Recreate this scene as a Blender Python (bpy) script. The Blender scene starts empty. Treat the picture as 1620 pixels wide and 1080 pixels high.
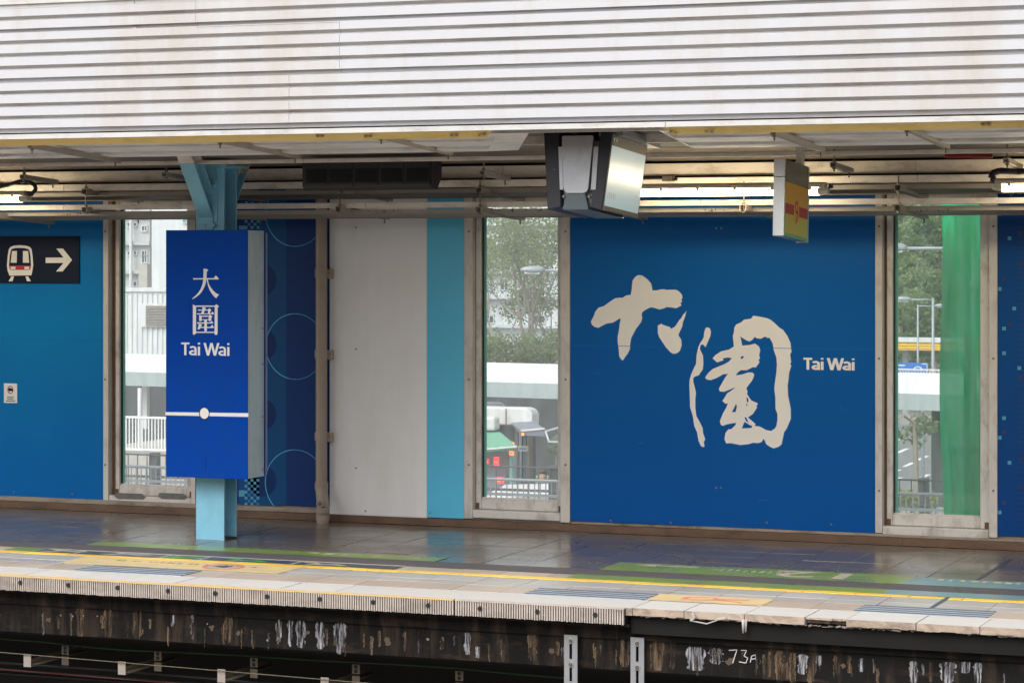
import bpy, bmesh, math, random
from mathutils import Vector, Matrix
random.seed(7)
rnd = random.uniform
# ------------------------------------------------------------------ camera, sky, sun, exposure
sc = bpy.context.scene
col = sc.collection
F, HV, CU, EYE = 4050.0, 399.0, 810.0, 2.2          # focal length / horizon of the photograph (px), eye height (m)
YAW = math.atan(F / 10310.0)
CA, SA = math.cos(YAW), math.sin(YAW)
cd = bpy.data.cameras.new('camera')
cam = bpy.data.objects.new('camera', cd); col.objects.link(cam)
cam.location = (0, 0, EYE); cam.rotation_euler = (math.pi / 2, 0, YAW)
cd.sensor_width = 36; cd.lens = F / 1620 * 36; cd.shift_y = -(540 - HV) / 1620
cd.clip_start = 0.1; cd.clip_end = 2000
sc.camera = cam
SUN_EL, SUN_AZ = math.radians(50), math.radians(195)     # azimuth of the sun, clockwise from +Y
w = bpy.data.worlds.new('World'); sc.world = w; w.use_nodes = True
nt = w.node_tree; nt.nodes.clear()
sky = nt.nodes.new('ShaderNodeTexSky'); sky.sky_type = 'NISHITA'; sky.sun_disc = False
sky.sun_elevation = SUN_EL; sky.sun_rotation = SUN_AZ; sky.air_density = 1.0; sky.dust_density = 4.0; sky.ozone_density = 1.0
hs = nt.nodes.new('ShaderNodeHueSaturation'); hs.inputs['Saturation'].default_value = 0.22
bg = nt.nodes.new('ShaderNodeBackground'); bg.inputs['Strength'].default_value = 0.15
wo = nt.nodes.new('ShaderNodeOutputWorld')
nt.links.new(sky.outputs[0], hs.inputs['Color']); nt.links.new(hs.outputs[0], bg.inputs[0]); nt.links.new(bg.outputs[0], wo.inputs[0])
sl = bpy.data.lights.new('sun', 'SUN'); sl.energy = 0.9; sl.angle = math.radians(60); sl.color = (1, .97, .93)
so = bpy.data.objects.new('sun', sl); col.objects.link(so)
sd = Vector((math.sin(SUN_AZ) * math.cos(SUN_EL), math.cos(SUN_AZ) * math.cos(SUN_EL), math.sin(SUN_EL)))
so.rotation_euler = sd.to_track_quat('Z', 'Y').to_euler(); so.location = (-6, 8, 20)
vs = sc.view_settings; vs.view_transform = 'Standard'; vs.look = 'None'; vs.gamma = 1; vs.use_curve_mapping = False
vs.exposure = 0.82

# ------------------------------------------------------------------ measuring the photograph: pixel -> point on a real plane
def ray(u, v):
    p = (u - CU) / F
    return (CA * p - SA, SA * p + CA, (HV - v) / F)
def PZ(u, v, z=0.0):
    r = ray(u, v); t = (z - EYE) / r[2]; return Vector((r[0] * t, r[1] * t, z))
def PY(u, v, y):
    r = ray(u, v); t = y / r[1]; return Vector((r[0] * t, y, EYE + r[2] * t))
def PX(u, v, x):
    r = ray(u, v); t = x / r[0]; return Vector((x, r[1] * t, EYE + r[2] * t))
def PD(u, v, d):
    r = ray(u, v); return Vector((r[0] * d, r[1] * d, EYE + r[2] * d))

# ------------------------------------------------------------------ mesh helpers
class MB:
    def __init__(s): s.v = []; s.f = []
    def add(s, vs_, fs):
        n = len(s.v); s.v += [tuple(a) for a in vs_]; s.f += [tuple(i + n for i in f) for f in fs]; return s
    def box(s, x0, x1, y0, y1, z0, z1):
        v = [(x0, y0, z0), (x1, y0, z0), (x1, y1, z0), (x0, y1, z0), (x0, y0, z1), (x1, y0, z1), (x1, y1, z1), (x0, y1, z1)]
        return s.add(v, [(0, 3, 2, 1), (4, 5, 6, 7), (0, 1, 5, 4), (1, 2, 6, 5), (2, 3, 7, 6), (3, 0, 4, 7)])
    def hexa(s, a, b):                                  # two matching quads (or n-gons) joined
        n = len(a)
        return s.add(list(a) + list(b), [tuple(range(n))[::-1], tuple(range(n, 2 * n))] + [(i, (i + 1) % n, n + (i + 1) % n, n + i) for i in range(n)])
    def prism_x(s, yz, x0, x1):
        return s.hexa([(x0, y, z) for y, z in yz], [(x1, y, z) for y, z in yz])
    def prism_y(s, xz, y0, y1):
        return s.hexa([(x, y0, z) for x, z in xz], [(x, y1, z) for x, z in xz])
    def prism_z(s, xy, z0, z1):
        return s.hexa([(x, y, z0) for x, y in xy], [(x, y, z1) for x, y in xy])
    def poly(s, pts):
        return s.add(pts, [tuple(range(len(pts)))])
    def cyl(s, a, b, r, n=12, r2=None, cap=True):
        a, b = Vector(a), Vector(b); d = (b - a).normalized(); r2 = r if r2 is None else r2
        u = d.cross(Vector((0, 0, 1)) if abs(d.z) < .9 else Vector((1, 0, 0))).normalized(); w_ = d.cross(u)
        ring = lambda c, q: [c + (u * math.cos(2 * math.pi * i / n) + w_ * math.sin(2 * math.pi * i / n)) * q for i in range(n)]
        fs = [(i, (i + 1) % n, n + (i + 1) % n, n + i) for i in range(n)]
        if cap: fs += [tuple(range(n))[::-1], tuple(range(n, 2 * n))]
        return s.add(ring(a, r) + ring(b, r2), fs)
    def tube(s, pts, r, n=8, r2=None):
        k = len(pts) - 1
        for i in range(k):
            ra = r if r2 is None else r + (r2 - r) * i / k
            rb = r if r2 is None else r + (r2 - r) * (i + 1) / k
            s.cyl(pts[i], pts[i + 1], ra, n, rb)
        return s
    def bar(s, a, b, wx, wz):                            # straight bar with a rectangular section (wx across, wz up)
        a, b = Vector(a), Vector(b); d = (b - a).normalized()
        side = d.cross(Vector((0, 0, 1))).normalized() if abs(d.z) < .98 else Vector((1, 0, 0))
        up = side.cross(d)
        q = lambda c: [c + side * x + up * z for x, z in ((-wx / 2, -wz / 2), (wx / 2, -wz / 2), (wx / 2, wz / 2), (-wx / 2, wz / 2))]
        return s.hexa(q(a), q(b))
ORG = {}
def obj(name, mb, m, parent=None, org=None, bevel=0, smooth=False):
    o_ = Vector(org) if org is not None else (ORG[parent.name] if parent else Vector((0, 0, 0)))
    me = bpy.data.meshes.new(name)
    me.from_pydata([tuple(Vector(p) - o_) for p in mb.v], [], mb.f)
    bm = bmesh.new(); bm.from_mesh(me); bmesh.ops.recalc_face_normals(bm, faces=bm.faces); bm.to_mesh(me); bm.free()
    if m is not None: me.materials.append(m)
    o = bpy.data.objects.new(name, me); col.objects.link(o)
    o.location = o_ - (ORG[parent.name] if parent else Vector((0, 0, 0)))
    if parent: o.parent = parent
    ORG[o.name] = o_
    if bevel:
        b = o.modifiers.new('bevel', 'BEVEL'); b.width = bevel; b.segments = 2; b.limit_method = 'ANGLE'
    if smooth:
        for p in me.polygons: p.use_smooth = True
    return o
def thing(name, label, cat, loc, group=None):
    o = bpy.data.objects.new(name, None); col.objects.link(o); o.location = loc; o.empty_display_size = .2
    ORG[o.name] = Vector(loc); return tag(o, label, cat, group)
def tag(o, label, cat, group=None):
    o['label'] = label; o['category'] = cat
    if group: o['group'] = group
    return o
def kind(o, k): o['kind'] = k; return o
def copy_tree(o, parent=None, loc=None, label=None):
    c = o.copy(); col.objects.link(c)
    if parent: c.parent = parent
    if loc is not None: c.location = loc; ORG[c.name] = Vector(loc)
    if label: c['label'] = label
    for ch in list(o.children): copy_tree(ch, c)
    return c
def boxm(*a): return MB().box(*a)

# ------------------------------------------------------------------ materials
def mat(name, c, rough=.5, metal=0, var=.12, scale=3.0, bump=0, bscale=60, dirt=None, damt=.5, dscale=(2, 2, 2), rand=0, spec=.5, rvar=0, coat=0):
    m = bpy.data.materials.new(name); m.use_nodes = True; n = m.node_tree; b = n.nodes['Principled BSDF']; L = n.links.new
    b.inputs['Roughness'].default_value = rough; b.inputs['Metallic'].default_value = metal; b.inputs['Specular IOR Level'].default_value = spec
    b.inputs['Coat Weight'].default_value = coat
    g = n.nodes.new('ShaderNodeNewGeometry')
    no = n.nodes.new('ShaderNodeTexNoise'); no.inputs['Scale'].default_value = scale; no.inputs['Detail'].default_value = 6; no.inputs['Roughness'].default_value = .62
    L(g.outputs['Position'], no.inputs['Vector'])
    mx = n.nodes.new('ShaderNodeMix'); mx.data_type = 'RGBA'
    mx.inputs['A'].default_value = (*[k * (1 - var) for k in c], 1); mx.inputs['B'].default_value = (*[min(1, k * (1 + var)) for k in c], 1)
    L(no.outputs['Fac'], mx.inputs['Factor']); out = mx.outputs['Result']
    if rand:
        oi = n.nodes.new('ShaderNodeObjectInfo'); mr = n.nodes.new('ShaderNodeMapRange'); mr.inputs['To Min'].default_value = 1 - rand; mr.inputs['To Max'].default_value = 1 + rand
        L(oi.outputs['Random'], mr.inputs['Value'])
        mm = n.nodes.new('ShaderNodeVectorMath'); mm.operation = 'SCALE'; L(out, mm.inputs[0]); L(mr.outputs[0], mm.inputs['Scale']); out = mm.outputs[0]
    if dirt:
        vm = n.nodes.new('ShaderNodeVectorMath'); vm.operation = 'MULTIPLY'; vm.inputs[1].default_value = dscale; L(g.outputs['Position'], vm.inputs[0])
        n2 = n.nodes.new('ShaderNodeTexNoise'); n2.inputs['Scale'].default_value = 1; n2.inputs['Detail'].default_value = 8; n2.inputs['Roughness'].default_value = .7; L(vm.outputs[0], n2.inputs['Vector'])
        rp = n.nodes.new('ShaderNodeMapRange'); rp.inputs['From Min'].default_value = .48; rp.inputs['From Max'].default_value = .72; rp.inputs['To Max'].default_value = damt; L(n2.outputs['Fac'], rp.inputs['Value'])
        m2 = n.nodes.new('ShaderNodeMix'); m2.data_type = 'RGBA'; m2.inputs['B'].default_value = (*dirt, 1); L(out, m2.inputs['A']); L(rp.outputs[0], m2.inputs['Factor']); out = m2.outputs['Result']
    L(out, b.inputs['Base Color'])
    if rvar:
        n4 = n.nodes.new('ShaderNodeTexNoise'); n4.inputs['Scale'].default_value = 1.3; n4.inputs['Detail'].default_value = 5; L(g.outputs['Position'], n4.inputs['Vector'])
        r4 = n.nodes.new('ShaderNodeMapRange'); r4.inputs['From Min'].default_value = .35; r4.inputs['From Max'].default_value = .65; r4.inputs['To Min'].default_value = max(.03, rough - rvar); r4.inputs['To Max'].default_value = rough + rvar
        L(n4.outputs['Fac'], r4.inputs['Value']); L(r4.outputs[0], b.inputs['Roughness'])
    if bump:
        n3 = n.nodes.new('ShaderNodeTexNoise'); n3.inputs['Scale'].default_value = bscale; n3.inputs['Detail'].default_value = 4; L(g.outputs['Position'], n3.inputs['Vector'])
        bp = n.nodes.new('ShaderNodeBump'); bp.inputs['Strength'].default_value = bump; bp.inputs['Distance'].default_value = .01; L(n3.outputs['Fac'], bp.inputs['Height']); L(bp.outputs[0], b.inputs['Normal'])
    return m
def emis(name, c, s):
    m = bpy.data.materials.new(name); m.use_nodes = True; b = m.node_tree.nodes['Principled BSDF']
    b.inputs['Base Color'].default_value = (*c, 1); b.inputs['Emission Color'].default_value = (*c, 1); b.inputs['Emission Strength'].default_value = s
    return m
M = {}
M['white_clad'] = mat('white cladding', (.51, .51, .53), .5, var=.04, dirt=(.40, .33, .215), damt=.55, dscale=(1.5, 2, .4), bump=.06, bscale=30)
M['white_trim'] = mat('white trim', (.54, .53, .51), .45, dirt=(.3, .26, .2), damt=.6, dscale=(5, 5, 9))
M['dark_gap'] = mat('dark gap', (.03, .028, .025), .9)
M['yellow_metal'] = mat('yellow edge paint', (.93, .66, .22), .35, var=.12, dirt=(.30, .18, .05), damt=.5, dscale=(2, 4, 6))
M['soffit'] = mat('soffit panel', (.82, .79, .76), .5, dirt=(.25, .2, .15), damt=.5, dscale=(3, 5, 5))
M['deck_shade'] = mat('roof deck', (.22, .18, .15), .7, dirt=(.05, .04, .03), damt=.7)  # shade of the unlit gap behind the soffit put into the deck colour
M['beige'] = mat('beige metal', (.74, .67, .60), .45, dirt=(.22, .16, .11), damt=.55, dscale=(4, 5, 9))
M['zinc'] = mat('zinc channel', (.40, .35, .30), .5, .2, var=.25, scale=9)
M['black'] = mat('black plastic', (.022, .022, .025), .5, var=.3)
M['rubber_cable'] = mat('black cable', (.012, .012, .013), .5)
M['col_blue'] = mat('pale blue steel paint', (.24, .55, .72), .42, var=.06, scale=14, bump=.05, bscale=25, dirt=(.12, .25, .3), damt=.3, dscale=(5, 5, 3))
M['sign_blue'] = mat('sign blue', (.0, .054, .36), .5, spec=.08, var=.06, dirt=(.01, .05, .2), damt=.35, dscale=(3, 3, 3))
M['steel'] = mat('brushed steel', (.62, .63, .62), .34, .85, var=.12, scale=4, dirt=(.3, .29, .26), damt=.4, dscale=(6, 6, 2))
M['print_white'] = mat('white lettering', (.85, .83, .80), .5, var=.03)
M['cream'] = mat('cream lettering', (.86, .83, .78), .5, var=.05)
M['navy'] = mat('navy print', (.010, .016, .036), .5, spec=.12, var=.15)
M['red_print'] = mat('red print', (.45, .03, .04), .5)
M['wall_beige'] = mat('wall render', (.34, .28, .22), .7, dirt=(.08, .06, .04), damt=.8, dscale=(5, 5, 7), bump=.3)
M['skirting'] = mat('brown skirting', (.14, .078, .045), .5, var=.5, scale=5, dirt=(.05, .03, .02), damt=.8, dscale=(3, 5, 12), bump=.15)
M['ledge'] = mat('ledge concrete', (.32, .27, .22), .75, dirt=(.09, .06, .04), damt=.85, dscale=(4, 4, 10), bump=.3)
M['frame'] = mat('window frame', (.64, .61, .57), .45, dirt=(.16, .11, .07), damt=.6, dscale=(9, 9, 5))
M['strip_metal'] = mat('jamb strip', (.62, .585, .55), .45, dirt=(.2, .14, .09), damt=.4, dscale=(9, 9, 4))
M['reveal'] = mat('pale reveal', (.66, .66, .60), .5, dirt=(.2, .14, .08), damt=.5, dscale=(9, 9, 3))
M['rust_seal'] = mat('brown sealant', (.14, .075, .04), .8, var=.5, scale=30)
M['gasket'] = mat('glass gasket', (.02, .03, .03), .5)
M['glass_gleam'] = mat('glass gleam', (.16, .42, .36), .3)
M['panel_white'] = mat('white panel', (.83, .82, .82), .45, var=.03, dirt=(.55, .51, .46), damt=.22, dscale=(2.5, 1.5, .5))
M['panel_cyan'] = mat('cyan panel', (.10, .53, .80), .35, var=.05)
M['pipe'] = mat('drainpipe plastic', (.37, .30, .25), .45, var=.08, dirt=(.16, .12, .09), damt=.4, dscale=(6, 6, 2))
M['screw'] = mat('screw', (.22, .2, .18), .4, .7)
M['tile'] = mat('platform tile', (.128, .110, .090), .23, var=.3, scale=5, rand=.06, spec=.75, rvar=.09, dirt=(.12, .09, .07), damt=.5, dscale=(1.2, 3, 1), bump=.03, bscale=14)
M['tile_gutter'] = mat('gutter stone', (.16, .135, .11), .22, spec=1.0, var=.2, scale=5, rand=.1, rvar=.12, dirt=(.1, .08, .06), damt=.5, dscale=(2, 4, 1))
M['tile_pale'] = mat('pale tile', (.40, .34, .285), .45, var=.16, scale=4, rand=.12, rvar=.15, dirt=(.42, .30, .2), damt=.5, dscale=(1.5, 6, 1), bump=.04)
M['tile_grey'] = mat('grey tile', (.37, .36, .345), .4, var=.12, scale=4, rand=.08, rvar=.15, dirt=(.36, .30, .25), damt=.5, dscale=(1.5, 6, 1), bump=.04)
M['coping'] = mat('coping stone', (.50, .49, .475), .6, var=.06, scale=9, rand=.04, dirt=(.5, .45, .38), damt=.4, dscale=(3, 7, 3), bump=.1)
M['grout'] = mat('grout', (.15, .12, .09), .6, var=.3, scale=9)
M['tactile'] = mat('tactile rubber', (.085, .075, .078), .5, var=.2, rand=.1, scale=9, rvar=.1)
M['yellow_tile'] = mat('yellow tile', (.82, .52, .03), .4, var=.1, rand=.12, scale=12)
M['green_paint'] = mat('green sticker', (.17, .27, .045), .32, var=.25, scale=7, rvar=.1, dirt=(.21, .20, .15), damt=.95, dscale=(3, 5, 1))
M['blue_paint'] = mat('pale blue sticker', (.15, .27, .31), .38, var=.15, scale=4, rvar=.1, dirt=(.22, .20, .16), damt=.7, dscale=(3, 5, 1))
M['navy_paint'] = mat('navy sticker', (.045, .065, .10), .4, var=.2, scale=6)
M['amber_paint'] = mat('amber sticker', (.62, .47, .22), .5, var=.2, scale=9, dirt=(.42, .36, .30), damt=1.0, dscale=(3, 8, 1))
M['floor_white'] = mat('floor lettering', (.42, .39, .32), .5, var=.15, scale=14)
M['floor_green'] = mat('green arrow', (.05, .36, .10), .5)
M['floor_red'] = mat('faded red print', (.56, .20, .15), .5, var=.15)
M['grip_dark'] = mat('grip pad dark', (.10, .12, .15), .5, var=.2)
M['grip_light'] = mat('grip pad light', (.36, .41, .47), .5, var=.15)
M['rubber_edge'] = mat('ribbed edge rubber', (.47, .41, .36), .6, var=.3, scale=6, dirt=(.2, .16, .13), damt=.7, dscale=(4, 4, 9))
M['rubber_yellow'] = mat('worn yellow edge', (.62, .42, .16), .6, var=.3, scale=20, dirt=(.5, .45, .38), damt=.9, dscale=(4, 4, 4))
M['dark_steel'] = mat('dark beam', (.011, .010, .0095), .8, spec=.2, var=.3)
M['galv'] = mat('galvanised plate', (.32, .33, .35), .45, .4, var=.15, scale=12)
M['rack_grey'] = mat('rack end paint', (.30, .26, .225), .6, var=.15, scale=20)
M['clip'] = mat('cable clip', (.15, .12, .085), .6, var=.3, scale=30)
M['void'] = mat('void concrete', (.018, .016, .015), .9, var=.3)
M['ballast'] = mat('ballast', (.24, .22, .20), .95, var=.5, scale=20, bump=.8, bscale=14)
M['amber_face'] = mat('amber sign face', (.72, .36, .012), .3, var=.04)
M['amber_face2'] = mat('pale amber sign face', (.62, .44, .06), .3, var=.04)
M['header_grey'] = mat('sign header', (.10, .12, .09), .25)
M['sea_green'] = mat('green sign edge', (.16, .42, .27), .35)
M['screen_glass'] = mat('screen glass', (.50, .60, .62), .26, .0, var=.12, scale=3)
M['screen_frame'] = mat('screen frame', (.07, .062, .04), .4, .0)
M['dull_steel'] = mat('dull steel', (.50, .51, .54), .42, .6, var=.12, scale=6, dirt=(.25, .24, .23), damt=.4, dscale=(6, 6, 3))
M['housing'] = mat('display housing', (.016, .018, .028), .4)
M['shroud'] = mat('grey shroud', (.10, .13, .14), .35, .3)
M['grille'] = mat('grille mesh', (.004, .004, .005), .6)
M['red_pipe'] = mat('red pipe paint', (.20, .012, .015), .5)
M['tube_light'] = emis('lit tube', (1.0, .84, .56), 15)
M['diffuser'] = mat('lamp plastic', (.62, .57, .45), .3, var=.05)
M['asphalt'] = mat('road surface', (.20, .20, .205), .55, var=.15, scale=.3)
M['street'] = mat('street ground', (.28, .27, .25), .8, var=.2, scale=.2)
M['road_paint'] = mat('road paint', (.8, .8, .78), .6)
M['canopy_white'] = mat('walkway roof white', (.88, .89, .9), .5, var=.03, scale=.6)
M['canopy_grey'] = mat('walkway fascia grey', (.36, .42, .42), .6, var=.08, scale=1.5, dirt=(.25, .3, .3), damt=.4, dscale=(3, 3, 1))
M['conc_dark'] = mat('dark concrete', (.06, .063, .067), .8, var=.3, scale=.6, dirt=(.05, .05, .05), damt=.6, dscale=(1, 1, .25))
M['conc_pale'] = mat('pale concrete', (.46, .43, .39), .8, var=.2, scale=.8)
M['rail_grey'] = mat('grey railing', (.22, .24, .26), .5, .2)
M['rail_dark'] = mat('dark railing', (.05, .052, .058), .5)
M['rail_white'] = mat('white railing', (.8, .8, .8), .5)
M['lamp_grey'] = mat('lamp post grey', (.34, .37, .40), .5, .2)
M['bld_pale'] = mat('pale building', (.64, .67, .69), .8, var=.06, scale=.15, dirt=(.5, .5, .5), damt=.5, dscale=(.3, .3, .06))
M['bld_grey'] = mat('weathered building', (.52, .535, .535), .8, var=.1, scale=.2, dirt=(.34, .34, .33), damt=.6, dscale=(.4, .4, .08))
M['bld_win'] = mat('far window glass', (.10, .13, .15), .25)
M['bld_teal'] = mat('far teal glass', (.18, .36, .36), .3)
M['bld_frame'] = mat('far window frame', (.6, .62, .63), .6)
M['corr_white'] = mat('white corrugated hoarding', (.66, .685, .69), .55, var=.04, scale=.5)
M['louvre'] = mat('louvre slat', (.42, .38, .35), .6)
M['bark'] = mat('bark', (.30, .26, .22), .9, var=.3, scale=6)
M['leaf_a'] = mat('leaf green', (.15, .21, .075), .6, var=.4, scale=.7)
M['leaf_b'] = mat('leaf light green', (.22, .275, .125), .6, var=.35, scale=.7)
M['leaf_c'] = mat('leaf grey green', (.17, .215, .10), .6, var=.4, scale=.5)
M['shrub_leaf'] = mat('shrub yellow green', (.24, .28, .06), .6, var=.4, scale=2)
M['awn_green'] = mat('green awning', (.14, .36, .24), .6, var=.1)
M['awn_grey'] = mat('grey awning', (.20, .22, .26), .6)
M['stall_white'] = mat('white stall roof', (.66, .65, .64), .6, var=.08, dirt=(.4, .38, .35), damt=.5)
M['sign_red'] = emis('lit red sign', (.9, .05, .04), .9)
M['sign_orange'] = emis('lit orange sign', (.95, .30, .08), .8)
M['foot_yellow'] = mat('yellow parapet', (.78, .46, .03), .6, var=.06)
M['road_blue'] = mat('road sign blue', (.02, .16, .55), .4)
M['skin'] = mat('skin', (.50, .30, .21), .6); M['shirt_blue'] = mat('blue shirt', (.05, .11, .28), .8)
M['lime'] = mat('lime post', (.40, .58, .06), .6)

for k_, tc_ in (('leaf_a', (.19, .26, .11)), ('leaf_b', (.31, .39, .19)), ('leaf_c', (.22, .30, .12)), ('shrub_leaf', (.34, .42, .08))):
    n_ = M[k_].node_tree; o_ = n_.nodes['Material Output']; p_ = n_.nodes['Principled BSDF']; p_.inputs['Roughness'].default_value = .4
    t_ = n_.nodes.new('ShaderNodeBsdfTranslucent'); t_.inputs[0].default_value = (*[min(.9, q * 1.25) for q in tc_], 1); m_ = n_.nodes.new('ShaderNodeMixShader'); m_.inputs[0].default_value = .5
    n_.links.new(p_.outputs[0], m_.inputs[1]); n_.links.new(t_.outputs[0], m_.inputs[2]); n_.links.new(m_.outputs[0], o_.inputs[0])
b_ = M['screen_glass'].node_tree.nodes['Principled BSDF']; b_.inputs['Emission Color'].default_value = (.62, .82, .86, 1); b_.inputs['Emission Strength'].default_value = .16   # screen_on: a pale page on the display
def glass_mat():
    m = bpy.data.materials.new('dusty window glass'); m.use_nodes = True; n = m.node_tree; n.nodes.clear(); L = n.links.new
    out = n.nodes.new('ShaderNodeOutputMaterial'); tr = n.nodes.new('ShaderNodeBsdfTransparent'); tr.inputs[0].default_value = (.96, .985, .98, 1)
    gl = n.nodes.new('ShaderNodeBsdfGlossy'); gl.inputs['Roughness'].default_value = .03
    fr = n.nodes.new('ShaderNodeFresnel'); fr.inputs['IOR'].default_value = 1.35
    a = n.nodes.new('ShaderNodeMixShader'); L(fr.outputs[0], a.inputs[0]); L(tr.outputs[0], a.inputs[1]); L(gl.outputs[0], a.inputs[2])
    tl = n.nodes.new('ShaderNodeBsdfTranslucent'); tl.inputs[0].default_value = (.9, .93, .93, 1)
    g = n.nodes.new('ShaderNodeNewGeometry'); vm = n.nodes.new('ShaderNodeVectorMath'); vm.operation = 'MULTIPLY'; vm.inputs[1].default_value = (14, 1, 2.2); L(g.outputs['Position'], vm.inputs[0])
    no = n.nodes.new('ShaderNodeTexNoise'); no.inputs['Scale'].default_value = 1; no.inputs['Detail'].default_value = 8; L(vm.outputs[0], no.inputs['Vector'])
    mr = n.nodes.new('ShaderNodeMapRange'); mr.inputs['From Min'].default_value = .3; mr.inputs['From Max'].default_value = .75; mr.inputs['To Min'].default_value = .10; mr.inputs['To Max'].default_value = .22; L(no.outputs['Fac'], mr.inputs[0])
    b = n.nodes.new('ShaderNodeMixShader'); L(mr.outputs[0], b.inputs[0]); L(a.outputs[0], b.inputs[1]); L(tl.outputs[0], b.inputs[2]); L(b.outputs[0], out.inputs[0])
    return m
M['glass'] = glass_mat()
def net_mat():
    m = bpy.data.materials.new('green debris net'); m.use_nodes = True; n = m.node_tree; n.nodes.clear(); L = n.links.new
    out = n.nodes.new('ShaderNodeOutputMaterial'); d = n.nodes.new('ShaderNodeBsdfDiffuse'); d.inputs[0].default_value = (.004, .50, .19, 1); gg_ = n.nodes.new('ShaderNodeNewGeometry'); vv_ = n.nodes.new('ShaderNodeVectorMath'); vv_.operation = 'MULTIPLY'; vv_.inputs[1].default_value = (26, 9, 1.6); L(gg_.outputs['Position'], vv_.inputs[0]); nn_ = n.nodes.new('ShaderNodeTexNoise'); nn_.inputs['Scale'].default_value = 1; nn_.inputs['Detail'].default_value = 9; L(vv_.outputs[0], nn_.inputs['Vector']); cc_ = n.nodes.new('ShaderNodeValToRGB'); cc_.color_ramp.elements[0].position = .3; cc_.color_ramp.elements[0].color = (.002, .30, .10, 1); cc_.color_ramp.elements[1].position = .7; cc_.color_ramp.elements[1].color = (.03, .66, .30, 1); L(nn_.outputs['Fac'], cc_.inputs[0]); L(cc_.outputs[0], d.inputs[0])
    t = n.nodes.new('ShaderNodeBsdfTranslucent'); t.inputs[0].default_value = (.006, .78, .32, 1)
    a = n.nodes.new('ShaderNodeMixShader'); a.inputs[0].default_value = .5; L(d.outputs[0], a.inputs[1]); L(t.outputs[0], a.inputs[2])
    tr = n.nodes.new('ShaderNodeBsdfTransparent'); tr.inputs[0].default_value = (.75, 1, .85, 1)
    b = n.nodes.new('ShaderNodeMixShader'); b.inputs[0].default_value = .07; L(a.outputs[0], b.inputs[1]); L(tr.outputs[0], b.inputs[2]); L(b.outputs[0], out.inputs[0])
    return m
M['net'] = net_mat()
def panel_ramp_mat(name, c0, c1, c2, axis='Z', lo=0.0, hi=2.7, rough=.36):
    """A printed panel coloured through three blues (ramp over its height), with faint ink mottling."""
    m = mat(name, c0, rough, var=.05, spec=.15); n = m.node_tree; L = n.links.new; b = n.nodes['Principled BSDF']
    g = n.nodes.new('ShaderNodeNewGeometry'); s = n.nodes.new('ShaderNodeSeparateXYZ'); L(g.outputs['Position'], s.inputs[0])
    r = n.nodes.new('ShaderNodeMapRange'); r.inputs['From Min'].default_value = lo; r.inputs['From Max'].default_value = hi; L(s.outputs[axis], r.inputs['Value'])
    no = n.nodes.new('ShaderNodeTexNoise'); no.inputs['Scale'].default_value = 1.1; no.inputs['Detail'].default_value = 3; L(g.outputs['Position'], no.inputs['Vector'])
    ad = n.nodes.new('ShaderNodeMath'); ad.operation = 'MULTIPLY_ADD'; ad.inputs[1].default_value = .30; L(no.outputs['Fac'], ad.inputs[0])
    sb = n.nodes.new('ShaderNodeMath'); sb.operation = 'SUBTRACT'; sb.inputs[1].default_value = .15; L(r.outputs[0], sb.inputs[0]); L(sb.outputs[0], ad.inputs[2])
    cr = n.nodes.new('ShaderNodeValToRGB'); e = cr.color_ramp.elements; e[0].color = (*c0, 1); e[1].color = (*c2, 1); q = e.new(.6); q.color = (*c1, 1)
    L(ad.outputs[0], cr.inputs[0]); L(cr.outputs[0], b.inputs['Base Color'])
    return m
M['panel_blue'] = panel_ramp_mat('blue printed panel', (.0, .080, .33), (.0, .11, .40), (.0, .11, .38))  # lamp light put into the blue: paler above, darker at the foot
M['panel_teal'] = panel_ramp_mat('teal blue printed panel', (.0, .12, .41), (.0, .21, .52), (.0, .12, .38))  # printed teal middle, with some lamp light put into the colour
M['panel_navy'] = mat('navy printed panel', (.004, .035, .17), .4, spec=.2, var=.12, scale=2)
M['panel_navy2'] = mat('mid blue print', (.003, .07, .22), .4, spec=.2, var=.1, scale=2)
M['ring_print'] = mat('cyan ring print', (.08, .45, .70), .4, var=.4, scale=3)
M['pixel_print'] = mat('cyan pixel print', (.07, .32, .48), .4)
M['pixel_mid'] = mat('mid pixel print', (.03, .17, .36), .4)
M['pixel_dark'] = mat('dark pixel print', (.03, .025, .10), .4)
M['panel_deep'] = panel_ramp_mat('deep blue printed panel', (.002, .05, .22), (.003, .07, .26), (.004, .05, .20))

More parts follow.
